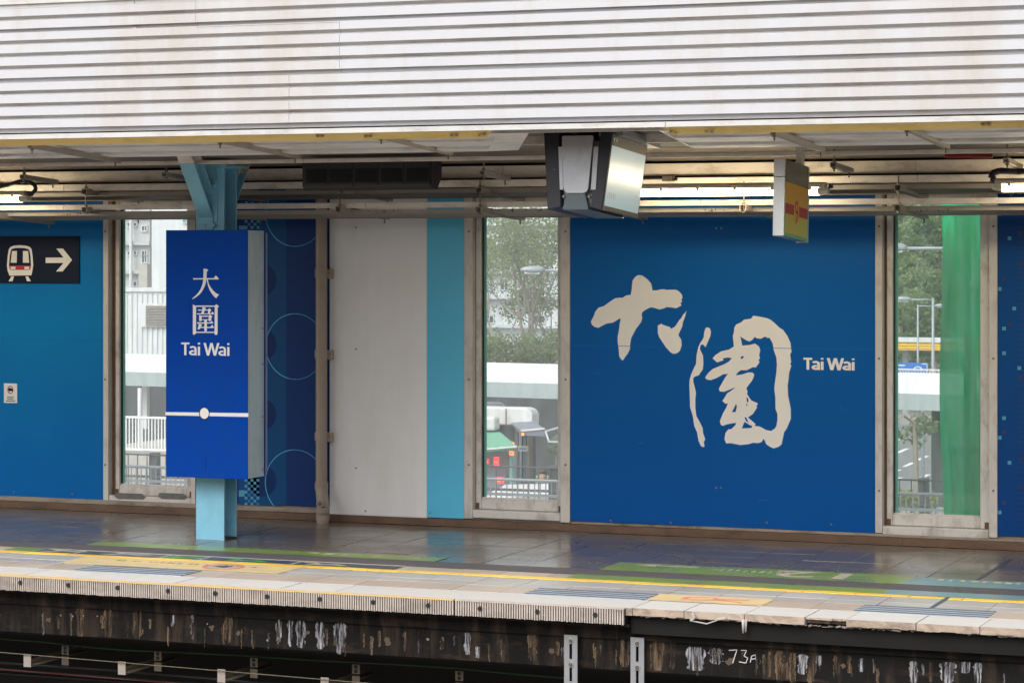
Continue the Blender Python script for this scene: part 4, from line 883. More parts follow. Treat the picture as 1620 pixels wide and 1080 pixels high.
WEI = [[(272, 115), (365, 165), (362, 940), (310, 980), (272, 965)], [(895, 150), (940, 108), (1015, 170), (978, 210), (975, 955), (935, 985), (888, 965)], rect(363, 148, 896, 184), rect(363, 893, 890, 925),
       [(540, 190), (610, 200), (650, 215), (610, 255), (595, 345), (575, 374), (500, 374), (525, 330), (545, 255)], rect(420, 262, 545, 292), rect(600, 262, 705, 292), [(695, 270), (740, 222), (800, 275), (768, 310), (765, 374), (700, 374), (705, 300)],
       [(390, 370), (790, 374), (830, 318), (880, 380), (865, 397), (395, 400)],
       [(450, 415), (525, 440), (522, 580), (485, 598), (452, 585)], rect(522, 436, 725, 468), [(722, 440), (760, 405), (828, 455), (800, 490), (795, 570), (755, 592), (722, 578)], rect(520, 540, 722, 560),
       [(597, 558), (672, 558), (672, 870), (635, 885), (597, 868)], [(390, 625), (597, 628), (597, 657), (395, 660)], [(673, 628), (760, 628), (805, 582), (855, 640), (840, 657), (673, 657)],
       [(430, 668), (500, 678), (540, 700), (505, 728), (490, 790), (455, 828), (405, 820), (420, 770), (435, 720)], rect(488, 757, 597, 785), [(673, 757), (770, 757), (818, 695), (875, 765), (860, 787), (673, 787)]]
for i, p_ in enumerate(WEI): prt(p_, M['print_white'], yp - .0002 * (i % 4), fr, 'character_stroke', f5)
def latin(u0, u1, v0, v1, y, par, m, w_):
    """The words Tai Wai in a humanist sans: strokes of width w_ (letter height 1), each a flat print."""
    h = w_ / 2; arc = lambda cx, cz, rx, rz, a0, a1, n=9: [(cx + rx * math.cos(math.radians(a0 + (a1 - a0) * i / n)), cz + rz * math.sin(math.radians(a0 + (a1 - a0) * i / n))) for i in range(n + 1)]
    def a_(x): return [arc(x + .20, .50, .17, .19 - h * .3, 150, 0) + [(x + .37, h * .0)], arc(x + .20, .205, .165, .205 - h, 65, 310)]
    T = lambda x: [[(x, 1 - h), (x + .52, 1 - h)], [(x + .26, 1 - h), (x + .26, 0)]]
    i_ = lambda x: [[(x, .70), (x, 0)], [(x, .86), (x, 1.0)]]
    W = lambda x: [[(x + .03, 1), (x + .24, 0)], [(x + .24, 0), (x + .45, 1)], [(x + .45, 1), (x + .66, 0)], [(x + .66, 0), (x + .87, 1)]]
    S = T(0) + a_(.52) + i_(1.10) + W(1.42) + a_(2.32) + i_(2.90); wtot = 2.90 + h
    A, B = PY(u0, v1, y), PY(u1, v1, y); H = PY((u0 + u1) / 2, v0, y).z - PY((u0 + u1) / 2, v1, y).z
    k = 0
    for st in S:
        mb = MB()
        L_, R_ = [], []
        for j, p in enumerate(st):
            q0, q1 = st[max(0, j - 1)], st[min(len(st) - 1, j + 1)]; d = Vector((q1[0] - q0[0], 0, q1[1] - q0[1])).normalized(); nx, nz = -d.z * h, d.x * h
            if abs(d.x) > .1 and abs(d.z) > .9 and len(st) == 2: nx, nz = -h * (1 if d.z > 0 else -1) * 1.03, 0
            L_.append((p[0] + nx, p[1] + nz)); R_.append((p[0] - nx, p[1] - nz))
        P_ = lambda q: (A.x + (B.x - A.x) * q[0] / wtot, y - .00015 * (k % 5), A.z + H * q[1])
        for j in range(len(st) - 1): mb.poly([P_(L_[j]), P_(R_[j]), P_(R_[j + 1]), P_(L_[j + 1])])
        obj('letter_stroke', mb, m, par); k += 1
def text_on(u0, u1, v0, v1, y, body, par, m, bold=0):
    a_, b_ = PY(u0, v1, y), PY(u1, v1, y); zt2 = PY((u0 + u1) / 2, v0, y).z; zb2 = PY((u0 + u1) / 2, v1, y).z
    return lettering(body, 'lettering', m, par, lambda p, r: Vector((a_.x + (b_.x - a_.x) * p, y, zb2 + (zt2 - zb2) * r)), bold)
for (u, v, u2, v2) in [(326, 722, 324.5, 744), (342, 724.5, 344, 724), (366, 636, 372, 640), (280, 690, 283, 699), (352, 590, 358, 591), (300, 480, 301, 490)]: obj('scratch', MB().bar(PY(u, v, yp - .001), PY(u2, v2, yp - .001), .0006, .0022), M['navy'], fr)
latin(286.5, 363, 541.5, 561.5, yp, fr, M['print_white'], .135)

# ------------------------------------------------------------------ the platform wall: render, skirting, windows, printed panels
M['sill_stain'] = mat('sill stain', (.15, .145, .135), .7, var=.5, scale=12)
YG = 19.10                                              # glass
W3 = [  # strip L0,L1 | frame L0, glass L, glass R, frame R1 | strip R0,R1 (px along v=500), reveal width, label
    (164, 172, 183, 194, 300.5, 306, 303, 309.5, 'tall window left of the blue name sign, a corrugated hoarding outside', True),
    (735, 748, 753, 765, 886, 893, 887, 902, 'tall window in the middle, market roofs and a bare branched tree outside', False),
    (1385, 1396, 1403, 1415, 1553, 1563, 1565, 1578, 'tall right window with green netting hanging outside it', False)]
XX = lambda u, y=YW: PY(u, 500, y).x
op = [(XX(s[1]) , XX(s[6])) for s in W3]
wl = MB(); prev = XL - 6
for a, b in op:
    wl.box(prev, a, 19.016, 19.22, 0, 2.86); wl.box(a, b, 19.016, 19.22, 0, .062); wl.box(a, b, 19.016, 19.22, 2.665, 2.86); prev = b
wl.box(prev, 1.5, 19.016, 19.22, 0, 2.86)
kind(obj('platform_wall', wl, M['wall_beige']), 'structure')
pw = bpy.data.objects['platform_wall']
for i in range(20): sb = MB().box(-13.6 + i * .62 + .0006, -13.6 + (i + 1) * .62 - .0006, 18.955 + rnd(-.001, .001), 19.0155, 0, .0575); obj('skirting_board', sb, M['skirting'], pw)
obj('ledge', boxm(XL, -9.08, 18.982, 19.0155, .058, .097), M['ledge'], pw, bevel=.004)
obj('ledge', boxm(-5.95, XR, 18.982, 19.0155, .058, .079), M['ledge'], pw, bevel=.004)
for k, s in enumerate(W3):
    l0, l1, f0, g0, g1, f1, r0, r1, lab, stained = s
    t = thing('window', lab, 'window', ((XX(g0) + XX(g1)) / 2, YG, .06), 'tall windows in the platform wall')
    zb0 = .14; zt2 = 2.655
    for a, b in ((l0, l1), (r0, r1)):
        o = obj('jamb_strip', boxm(XX(a), XX(b), 18.992, 19.0155, .085 if k == 2 else .066, 2.70), M['strip_metal'], t, bevel=.002)
        for v in ((366, 600, 735) if k < 2 else (358, 567, 776)):
            c = PY((a + b) / 2 + (-2 if k == 0 else 0), v, 18.988); obj('screw', MB().cyl(c, c + Vector((0, .0035, 0)), .0095, 8), M['screw'], o)
    obj('reveal', boxm(XX(l1) - .004, XX(l1) + .003, 19.0165, YG + .05, .062, 2.66), M['reveal'], t)
    fx0, fx1, gx0, gx1 = XX(f0, 19.05), max(XX(f1, 19.05), XX(r0) + .006), XX(g0, YG), XX(g1, YG)
    obj('sealant', boxm(XX(l1) + .0035, fx0, 19.055, 19.065, zb0, zt2), M['rust_seal'], t)
    for a, b, nm in ((fx0 + .0005, gx0, 'stile'), (gx1, fx1, 'stile')): obj(nm, MB().box(a, b, 19.045, YG + .03, zb0, zt2), M['frame'], t, bevel=.005)
    obj('rail', MB().box(gx0 + .0005, gx1 - .0005, 19.047, YG + .03, zb0 + .001, .222), M['frame'], t, bevel=.006)
    obj('rail', MB().box(gx0 + .0005, gx1 - .0005, 19.047, YG + .03, 2.60, zt2 - .001), M['frame'], t, bevel=.006)
    obj('bead', MB().box(gx0 + .001, gx1 - .001, 19.068, 19.085, .2225, .234), M['frame'], t)
    for a, b in ((gx0, gx0 + .009), (gx1 - .006, gx1)): obj('gasket', boxm(a + .0006, b, 19.072, YG + .01, .2345, 2.599), M['gasket'], t)
    obj('glass_gleam', boxm(gx0 + .0095, gx0 + .03, YG - .012, YG - .004, .2345, 2.599), M['glass_gleam'], t)  # teal strip added for the green reflection inside the glass thickness
    obj('pane', boxm(gx0 + .001, gx1 - .001, YG, YG + .006, .2225, 2.599), M['glass'], t)
    obj('sill', boxm(XX(l1) + .004, XX(r0) - .003, 18.985 if k else 18.995, 19.10, .075, .1385), M['frame'] if k else M['strip_metal'], t, bevel=.006)
    for x in (fx0 + .02, fx1 - .03):
        o = obj('corner_rust', MB().box(x - .018, x + .012, 19.041, 19.0445, zb0 + .002, zb0 + .05), M['rust_seal'], t)
    if stained:
        for a, b in ((183, 231), (252, 297)): prt([(a, 779), (b - 6, 780.5), (b, 786), (b - 4, 790), (a + 4, 789), (a - 2, 785)], M['sill_stain'], 18.9945, t, 'sill_stain')

def panel(u0, u1, z0, m, label, y=YW, th=.014):
    return tag(obj('wall_panel', boxm(u0, u1, y, y + th, z0, 2.70), m, org=((u0 + u1) / 2, y, z0), bevel=.002), label, 'wall panel', 'panels along the platform wall')
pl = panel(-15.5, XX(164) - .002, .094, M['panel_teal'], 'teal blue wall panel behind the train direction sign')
pn = panel(XX(309.5) + .002, XX(521), .110, M['panel_navy'], 'navy wall panel with thin cyan rings behind the blue column')
pwh = panel(XX(522), XX(676) - .001, .056, M['panel_white'], 'plain pale grey wall panel right of the drainpipe', y=18.992)
pcy = panel(XX(676) + .001, XX(735) - .001, .062, M['panel_cyan'], 'narrow cyan wall panel left of the middle window', y=18.992)
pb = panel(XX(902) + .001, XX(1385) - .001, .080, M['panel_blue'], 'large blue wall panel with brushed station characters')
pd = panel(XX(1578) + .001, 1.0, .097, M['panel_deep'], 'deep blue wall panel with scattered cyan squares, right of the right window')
def screws(par, pts, y):
    for u, v in pts: c = PY(u, v, y - .003); obj('screw', MB().cyl(c, c + Vector((0, .0028, 0)), .008, 8), M['screw'], par)
screws(pl, [(22, 778), (114, 781)], YW)
screws(pwh, [(578, 808), (563, 360), (563, 552), (563, 740)], 18.992); screws(pcy, [(680, 811)], 18.992)
screws(pb, [(1133, 361), (1141, 361), (1133, 771), (1140.5, 771), (966, 823), (1061, 826), (1213, 826), (1315, 829)], YW)
M['seam'] = mat('print seam', (.0, .15, .50), .5, spec=.15)
for par, u0, u1, v, y in ((pl, -60, 163, 536, YW), (pb, 903, 1384, 546, YW)):
    a_, b_ = PY(u0, v, y - .0007), PY(u1, v, y - .0007); obj('print_seam', boxm(a_.x, b_.x, y - .0009, y - .0003, a_.z - .002, a_.z + .002), M['seam'], par)
# prints of the navy panel
yn = YW - .0006
def pq(par, u0, v0, u1, v1, m, name, y=yn): return prt([(u0, v0), (u1, v0), (u1, v1), (u0, v1)], m, y, par, name)
pq(pn, 410, 300, 453, 799, M['panel_navy2'], 'print_band', yn + .0002)
def ringp(uc, vc, r, y=yn - .0003):
    c = PY(uc, vc, y); R_ = r * 20.4 / F / .95; mb = MB(); n = 56
    for i in range(n):
        t0, t1 = 2 * math.pi * i / n, 2 * math.pi * (i + 1) / n; w_ = .0035 if 1.6 < t0 < 4.4 else .0022
        mb.poly([(c.x + (R_ + s * w_) * math.cos(tt), y, c.z + (R_ + s * w_) * math.sin(tt)) for s, tt in ((-1, t0), (1, t0), (1, t1), (-1, t1))])
    obj('ring_print', mb, M['ring_print'], pn)
for v in (338, 548, 764): ringp(467, v, 51 if v != 764 else 52)
def disc(uc, vc, r, m, y):
    c = PY(uc, vc, y); R_ = r * 20.4 / F; obj('disc_print', MB().poly([(c.x + R_ * math.cos(i * .2618), y, c.z + R_ * math.sin(i * .2618)) for i in range(24)]), m, pn)
M['disc'] = mat('dark disc print', (.002, .028, .13), .4, spec=.2)
for v in (443, 545, 655, 760): disc(415, v, 26, M['disc'], yn + .0001)
def checks(u0, v0, nx, ny, s, skip):
    for i in range(nx):
        for j in range(ny):
            if (i + j) % 2 == skip: pq(pn, u0 + i * s, v0 + j * s, u0 + (i + 1) * s - .4, v0 + (j + 1) * s - .4, M['pixel_print'] if rnd(0, 1) < .7 else M['pixel_mid'], 'pixel_print', yn - .0002)
pq(pn, 378, 752, 410, 798, M['panel_navy2'], 'print_band', yn + .0001); checks(387, 757, 5, 9, 4.7, 0); pq(pn, 378, 775, 387, 785, M['pixel_print'], 'pixel_print', yn - .0002)
checks(387, 348, 5, 3, 4.8, 0); pq(pn, 378, 357, 390, 363, M['pixel_print'], 'pixel_print', yn - .0004); checks(388, 314, 4, 3, 4.6, 1)
# squares of the right panel
for u, v, m in [(1597, 377, 'pixel_print'), (1581.5, 457, 'pixel_print'), (1604.5, 488, 'pixel_print'), (1588.5, 519.5, 'pixel_print'), (1588.5, 558.5, 'pixel_print'), (1612.5, 582, 'pixel_print'), (1588.5, 661, 'pixel_print'), (1581.5, 692, 'pixel_print'), (1597, 731.5, 'pixel_print'), (1581.5, 810, 'pixel_print'), (1581.5, 339, 'pixel_mid'),
                (1614, 370, 'pixel_dark'), (1614, 417, 'pixel_dark'), (1589, 441, 'pixel_dark'), (1614, 598, 'pixel_dark'), (1589, 683, 'pixel_dark'), (1614, 725, 'pixel_dark'), (1614, 771, 'pixel_dark'), (1597, 512, 'pixel_dark'), (1589, 795, 'pixel_dark'), (1600, 308, 'pixel_mid')]:
    pq(pd, u - 2.9, v - 2.9, u + 2.9, v + 2.9, M[m], 'square_print')
for k in range(62): pq(pd, 1610, 334 + k * 8.1, 1625, 334.8 + k * 8.1, M['pixel_dark'], 'tick_print')
# brushed characters
g1_ = lambda u, v: (920 + u / 6.75, 420 + v / 6.75)
g2_ = lambda u, v: (1080 + u / 9, 490 + v / 9)
yc = YW - .0006
S1 = [(100,598),(130,540),(145,495),(180,450),(240,432),(290,395),(355,350),(395,344),(440,343),(475,320),(525,312),(535,260),(540,200),(545,160),(575,120),(605,102),(645,104),(675,125),(705,148),(742,190),(752,230),(757,265),(800,265),(840,256),(880,253),(910,260),(960,258),(1010,258),(1045,280),(1072,312),(1078,345),(1066,365),(1073,388),(1055,400),(1068,425),(1010,455),(960,447),(910,443),(870,460),(830,468),(780,452),(740,445),(690,468),(650,495),(642,520),(648,560),(638,600),(605,645),(585,670),(550,735),(530,775),(520,830),(517,890),(490,945),(465,975),(445,1010),(425,1005),(402,968),(398,900),(385,810),(385,760),(400,690),(408,620),(418,575),(410,562),(375,585),(330,610),(270,618),(225,640),(180,665),(140,655),(110,630)]
S2 = [(815,640),(850,620),(880,637),(940,655),(958,675),(1000,650),(1020,620),(1045,580),(1065,560),(1090,515),(1100,512),(1122,480),(1105,545),(1082,605),(1075,650),(1040,725),(1035,745),(1065,790),(1070,850),(1050,910),(1020,935),(980,942),(950,925),(900,870),(830,765),(815,720)]
S3 = [(325,260),(350,248),(385,262),(403,310),(395,370),(365,440),(340,500),(322,530),(300,500),(270,490),(250,515),(245,560),(265,600),(290,650),(295,770),(285,850),(255,890),(230,930),(160,955),(150,980),(152,1030),(165,1070),(190,1180),(180,1270),(180,1390),(195,1510),(240,1590),(270,1650),(285,1680),(290,1750),(322,1840),(300,1880),(312,1940),(290,1952),(260,1935),(225,1860),(205,1740),(165,1650),(145,1510),(105,1380),(100,1190),(95,1070),(100,990),(120,920),(150,850),(190,770),(200,640),(220,540),(250,470),(280,430),(300,390),(305,330)]
S4 = [(730,525),(722,450),(715,370),(730,320),(735,255),(760,210),(830,180),(875,140),(975,125),(1005,82),(1090,95),(1200,118),(1250,140),(1300,180),(1380,255),(1430,285),(1490,370),(1535,470),(1550,600),(1530,630),(1545,740),(1530,775),(1548,790),(1515,900),(1510,970),(1495,1070),(1500,1220),(1540,1410),(1540,1550),(1480,1690),(1445,1740),(1420,1860),(1410,1910),(1370,1945),(1295,1970),(1240,1945),(1190,1910),(1170,1860),(1150,1835),(1125,1880),(1075,1895),(1000,1890),(940,1910),(820,1922),(760,1910),(680,1895),(620,1900),(595,1840),(610,1750),(650,1700),(690,1695),(840,1686),(980,1680),(995,1645),(1100,1660),(1190,1710),(1260,1722),(1310,1690),(1335,1650),(1350,1560),(1350,1480),(1322,1410),(1320,1250),(1305,1130),(1310,1060),(1320,990),(1335,890),(1342,780),(1335,680),(1300,580),(1280,470),(1235,395),(1205,400),(1175,380),(1110,412),(1060,405),(1025,385),(990,430),(950,450),(900,430),(820,378),(835,440),(850,515),(850,545),(735,545)]
S5 = [(730,520),(660,565),(550,590),(470,640),(425,690),(490,748),(585,715),(570,690),(640,678),(700,685),(660,735),(600,770),(430,840),(370,890),(320,960),(340,990),(400,1000),(480,970),(580,915),(645,910),(600,970),(550,1060),(515,1120),(530,1160),(590,1165),(680,1130),(750,1100),(720,1130),(630,1190),(600,1245),(565,1295),(610,1335),(645,1330),(620,1390),(575,1470),(530,1580),(540,1630),(570,1650),(640,1625),(760,1605),(750,1640),(690,1698),(760,1702),(840,1690),(880,1590),(960,1640),(1010,1660),(1040,1625),(930,1530),(1000,1480),(1060,1390),(1050,1370),(1072,1330),(980,1290),(950,1250),(915,1195),(925,1160),(905,1115),(985,1010),(1005,970),(1020,920),(990,890),(930,890),(860,915),(755,932),(790,885),(830,858),(910,860),(1000,815),(1040,820),(1095,745),(1080,715),(1100,690),(1090,640),(1105,570),(1085,520),(1030,480),(950,500),(850,508)]
for i, (p_, f_) in enumerate([(S1, g1_), (S2, g1_), (S3, g2_), (S4, g2_), (S5, g2_)]): prt(p_, M['cream'], yc - .0004 * (i % 3), pb, 'brush_stroke', f_)
for p_ in ([(825, 690), (830, 668), (855, 655), (872, 665), (860, 688), (838, 698)], [(700, 1455), (735, 1390), (760, 1335), (772, 1380), (755, 1440), (758, 1452)], [(880, 1525), (905, 1530), (940, 1605), (900, 1580)], [(908, 1240), (930, 1255), (940, 1300), (918, 1320)], [(905, 1340), (922, 1330), (918, 1360), (908, 1372)]):
    prt(p_, M['panel_blue'], yc - .002, pb, 'stroke_gap', g2_)
latin(1271, 1352, 565.5, 584.5, yc, pb, M['cream'], .165)

for (u, v, u2, v2) in [(1064, 450, 1071, 452), (1253, 547, 1254, 549), (1010, 700, 1016, 701), (1330, 640, 1333, 648), (940, 590, 950, 591), (1200, 790, 1216, 791)]: obj('scuff', MB().bar(PY(u, v, yc - .001), PY(u2, v2, yc - .001), .0006, .003), M['pixel_mid'], pb)
# train direction sign
ds = thing('direction_sign', 'dark direction sign with a train pictogram and a right arrow', 'sign', PY(60, 448, 18.985))
yd = 18.985
b0, b1 = PY(-60, 448, yd), PY(125, 448.5, yd)
fp = obj('board', boxm(b0.x, b1.x, yd, YW - .0005, b1.z, PY(125, 374, yd).z), M['navy'], ds, bevel=.002)
f6 = lambda u, v: (u / 10.8, 360 + v / 10.8)
y6 = yd - .0008
def pr(pts, m, k, nm): prt(pts, m, y6 - .0005 * k, fp, nm, f6)
pr([(155,800),(130,740),(118,640),(130,500),(150,370),(180,330),(240,308),(340,300),(440,308),(510,330),(540,370),(558,500),(568,640),(550,760),(535,815),(160,822)], M['cream'], 0, 'train_body')
pr([(155,640),(165,500),(185,390),(205,365),(270,350),(340,347),(420,352),(485,368),(505,395),(522,500),(530,640),(525,690),(510,722),(175,722),(158,690)], M['navy'], 1, 'train_front')
pr([(155,648),(530,648),(525,690),(510,722),(175,722),(158,690)], M['red_print'], 2, 'train_band')
for p_ in ([(205, 400), (290, 400), (285, 600), (182, 600)], [(392, 400), (482, 400), (498, 600), (390, 600)], [(180, 668), (265, 668), (262, 712), (183, 712)], [(415, 668), (500, 668), (497, 712), (418, 712)]): pr(p_, M['cream'], 3, 'train_window')
for p_ in ([(195, 832), (240, 832), (215, 917), (145, 917)], [(435, 832), (480, 832), (530, 917), (460, 917)]): pr(p_, M['cream'], 0, 'rail_print')
pr([(780,512),(1085,512),(962,358),(1075,358),(1232,553),(1070,750),(958,750),(1085,604),(780,604)], M['cream'], 0, 'arrow_print')
# small notice
nb0, nb1 = PY(6, 637, 18.993), PY(27, 606.5, 18.993)
no_ = thing('notice', 'small pale notice with a red prohibition ring on the teal panel', 'notice', nb0)
np_ = obj('plate', boxm(nb0.x, nb1.x, 18.993, YW - .0005, nb0.z, nb1.z), M['print_white'], no_, bevel=.002)
c = PY(16.3, 616.5, 18.992)
mb = MB()
for i in range(24):
    t0, t1 = i * math.pi / 12, (i + 1) * math.pi / 12
    mb.poly([(c.x + r * .9 * math.cos(t), 18.992, c.z + r * 1.08 * math.sin(t)) for r, t in ((.025, t0), (.033, t0), (.033, t1), (.025, t1))])
obj('ring', mb, M['red_print'], np_)
prt([(12.5, 615), (15, 613), (19, 614.5), (21.5, 617), (20, 619), (16, 618), (14.5, 620.5)], M['navy'], 18.9918, np_, 'symbol')
for i, (v, u0, u1) in enumerate([(628, 11, 21.5), (631, 11, 21), (634, 9, 24)]): prt([(u0, v - .8), (u1, v - .8), (u1, v + .6), (u0, v + .6)], M['shroud'], 18.992, np_, 'small_print')

# drainpipe
dpz = thing('drainpipe', 'beige drainpipe with collars and an elbow between the navy and pale panels', 'drainpipe', PZ(514, 828, 0))
pc = PY(508.5, 500, 18.925); r = .0475
zb_el = zz(508, 765, 18.92)
obj('pipe', MB().cyl((pc.x, 18.925, zb_el), (pc.x, 18.925, 2.85), r, 24), M['pipe'], dpz, smooth=False)
bend = [Vector((pc.x, 18.925, zb_el + .0)), Vector((pc.x, 18.925, zb_el - .03)), Vector((pc.x + .045, 18.86, zb_el - .17)), Vector((pc.x + .052, 18.84, zb_el - .2)), Vector((pc.x + .052, 18.84, 0))]
obj('elbow', MB().tube(bend, r * 1.06, 20), M['pipe'], dpz)
for z in (zb_el - .015, zb_el - .21, .05): 
    p_ = Vector((pc.x, 18.925, z)) if z > zb_el - .1 else Vector((pc.x + .052, 18.84, z))
    obj('collar', MB().cyl(p_ - Vector((0, 0, .03)), p_ + Vector((0, 0, .03)), r * 1.16, 24), M['pipe'], dpz)
for v in (432, 560, 690):
    z = zz(508, v, 18.92); o = obj('collar', MB().cyl((pc.x, 18.925, z - .035), (pc.x, 18.925, z + .035), r * 1.16, 24), M['pipe'], dpz)
    obj('clamp', MB().box(pc.x + .035, pc.x + .085, 18.935, 18.985, z - .045, z + .03), M['pipe'], dpz, bevel=.004)
    obj('clamp_screw', MB().cyl((pc.x + .068, 18.928, z), (pc.x + .068, 18.9345, z), .007, 8), M['screw'], o)
ce = Vector((pc.x + .045, 18.805, zb_el - .155)); cdir = Vector((.35, -.85, .2)).normalized()
o = obj('cleanout', MB().cyl(ce, ce + cdir * .03, .03, 18), M['pipe'], dpz); obj('cleanout_cap', MB().cyl(ce + cdir * .0305, ce + cdir * .036, .018, 12), M['clip'], o)
# ------------------------------------------------------------------ outside, seen through the windows
def tint(o, *a): return tag(o, *a)
# green debris net just outside the right window
a, b = PY(1489, 500, 20.1), PY(1680, 500, 20.1)
NX, NZ = 60, 50; mb = MB()
for j in range(NZ + 1):
    for i in range(NX + 1):
        s, t_ = i / NX, j / NZ; x = a.x + (b.x - a.x) * s; z = -.9 + 3.75 * t_
        x += .004 * math.sin(4.2 * z + .5) * (1 - s)
        y = 20.1 + .05 * math.sin(40 * s + 1.3 * z) + .10 * math.sin(17 * s - 2.1 * z + 1) + .05 * math.sin(9 * s + 5 * z) * s
        y -= .05 * math.exp(-((s - .18 - .20 * (1.6 - z)) / .03) ** 2)
        mb.v.append((x, y, z))
for j in range(NZ):
    for i in range(NX): k = j * (NX + 1) + i; mb.f.append((k, k + 1, k + NX + 2, k + NX + 1))
t = thing('debris_net', 'green debris netting hanging in folds outside the right window', 'netting', (a.x, 20.1, -.9))
obj('net', mb, M['net'], t, smooth=True)
for k, u in enumerate((1530, 1600)): p = PY(u, 500, 20.35); obj('scaffold_pole', MB().cyl((p.x, 20.35, -5), (p.x, 20.35, 2.85), .026, 10), M['dark_steel'], t)
obj('scaffold_ledger', MB().cyl((a.x + .05, 20.3, .62), (b.x, 20.3, .62), .024, 10).cyl((a.x + .05, 20.3, 1.9), (b.x, 20.3, 1.9), .024, 10), M['dark_steel'], t)

# railings outside: a grey one near, a dark one behind
def railing(Y, vtop, vlow, uref, pitch, m, name, label, post_us, rail_r, bar_r, low_v=None, depth=1.0):
    zt2, zl2 = PY(uref, vtop, Y).z, PY(uref, vlow, Y).z
    x0, x1 = PY(100, 600, Y).x, PY(1560, 600, Y).x
    t = thing(name, label, 'railing', ((x0 + x1) / 2, Y, zt2 - depth))
    obj('top_rail', MB().cyl((x0, Y, zt2), (x1, Y, zt2), rail_r, 10), m, t, smooth=True)
    obj('lower_rail', boxm(x0, x1, Y - .012, Y + .012, zl2 - .02, zl2 + .02), m, t)
    mb = None; x = x0; spans = [(PY(u0, 600, Y).x, PY(u1, 600, Y).x) for u0, u1 in ((185, 305), (750, 900), (1400, 1510))]
    src = None
    while x < x1:
        if any(p < x < q_ for p, q_ in spans):
            if src is None: src = obj('baluster', MB().cyl((x, Y, zt2 - depth), (x, Y, zt2 - rail_r * .8), bar_r, 6), m, t, org=(x, Y, zt2)); x00 = x
            else:
                c = src.copy(); col.objects.link(c); c.location.x = src.location.x + x - x00
        x += pitch
    for u in post_us:
        p = PY(u, 600, Y); obj('post', boxm(p.x - .07, p.x + .07, Y + .03, Y + .17, zt2 - depth - .3, zt2 + .03), m, t, bevel=.01)
railing(32.6, 759, 782.5, 825, .0815, M['rail_grey'], 'walkway_railing', 'grey railing of thin bars crossing low in all the windows', (), .022, .008, depth=.75)
railing(36.0, 738.5, 775, 825, .172, M['rail_dark'], 'street_railing', 'dark railing with square posts behind the plain grey railing', (240, 873, 1459), .014, .009, depth=.9)
kind(obj('walkway_deck', boxm(-40, 12, 32.0, 37.0, -2.6, -2.05), M['conc_pale']), 'structure')

# covered walkway: white roof, grey fascia, columns
zr = PD(830, 607, 60).z
A, B = PZ(230, 588.5, zr), PZ(1450, 622.5, zr); C_, D_ = PZ(230, 560, zr), PZ(1450, 589.5, zr)
ext = lambda p, q_, k: p + (q_ - p) * k
f0_, f1_, r0_, r1_ = ext(A, B, -.25), ext(A, B, 1.3), ext(C_, D_, -.25), ext(C_, D_, 1.3)
wt = thing('covered_walkway', 'covered walkway with a white flat roof and grey edge beyond the windows', 'walkway', (A + B) / 2 + Vector((0, 0, -4)))
obj('roof', MB().hexa([f0_ + Vector((0, 0, -.1)), f1_ + Vector((0, 0, -.1)), r1_ + Vector((0, 0, -.1)), r0_ + Vector((0, 0, -.1))], [f0_, f1_, r1_, r0_]), M['canopy_white'], wt)
nf = Vector((0, .16, 0)); dz_ = Vector((0, 0, -.355)); e_ = Vector((0, -.02, -.004))
obj('fascia', MB().hexa([f0_ + e_, f1_ + e_, f1_ + e_ + nf, f0_ + e_ + nf], [f0_ + e_ + dz_, f1_ + e_ + dz_, f1_ + e_ + dz_ + nf, f0_ + e_ + dz_ + nf]), M['canopy_grey'], wt)
def colm(u, wpx, m, base, push=1.2):
    p = ext(A, B, (u - 230) / 1220.0); d = (p - Vector((0, 0, EYE))); d.z = 0; p = p + d.normalized() * push; hw = wpx * p.length / F / 2
    obj('column', boxm(p.x - hw, p.x + hw, p.y - hw, p.y + hw, base, zr - .1 - .002), m, wt, bevel=.02)
colm(231, 9, M['rail_white'], -2.42); colm(1480, 20, M['conc_dark'], GZ)
p = PD(221, 612, 60.4); obj('downpipe', MB().cyl((p.x, p.y, -2.42), (p.x, p.y, zr - .12), .05, 10), M['rail_white'], wt)
# podium and white balustrade at the left window
p0, p1 = PD(120, 700, 60), PD(420, 700, 60)
kind(obj('podium', MB().box(p0.x, p1.x, p0.y - .5, p0.y + 6, GZ, -2.45), M['conc_pale']), 'structure')
t = thing('balustrade', 'white balustrade under the covered walkway, left window', 'railing', PD(240, 712, 60))
y = p0.y - .1; ztb, zbb = PD(240, 655, 60).z, PD(240, 708, 60).z; xa, xb = PD(185, 700, 60).x, PD(330, 700, 60).x
obj('top_rail', boxm(xa, xb, y - .03, y + .03, ztb - .05, ztb), M['rail_white'], t); obj('bottom_rail', boxm(xa, xb, y - .025, y + .025, zbb, zbb + .04), M['rail_white'], t)
src = None; k = 0
while xa + .085 * k < xb:
    x = xa + .085 * k
    if src is None: src = obj('baluster', boxm(x - .013, x + .013, y - .013, y + .013, zbb + .041, ztb - .051), M['rail_white'], t, org=(x, y, zbb))
    else: c = src.copy(); col.objects.link(c); c.location.x = src.location.x + .085 * k
    k += 1
for u in (216,): p = PD(u, 700, 60); obj('post', boxm(p.x - .04, p.x + .04, y - .04, y + .04, zbb - .05, ztb + .02), M['rail_white'], t)
# dark abutment wall behind left and middle windows
p0, p1 = PD(60, 650, 78), PD(1150, 650, 78)
kind(obj('abutment_wall', boxm(p0.x - 8, p1.x, 74, 75.5, GZ, -1.75), M['conc_dark']), 'structure')

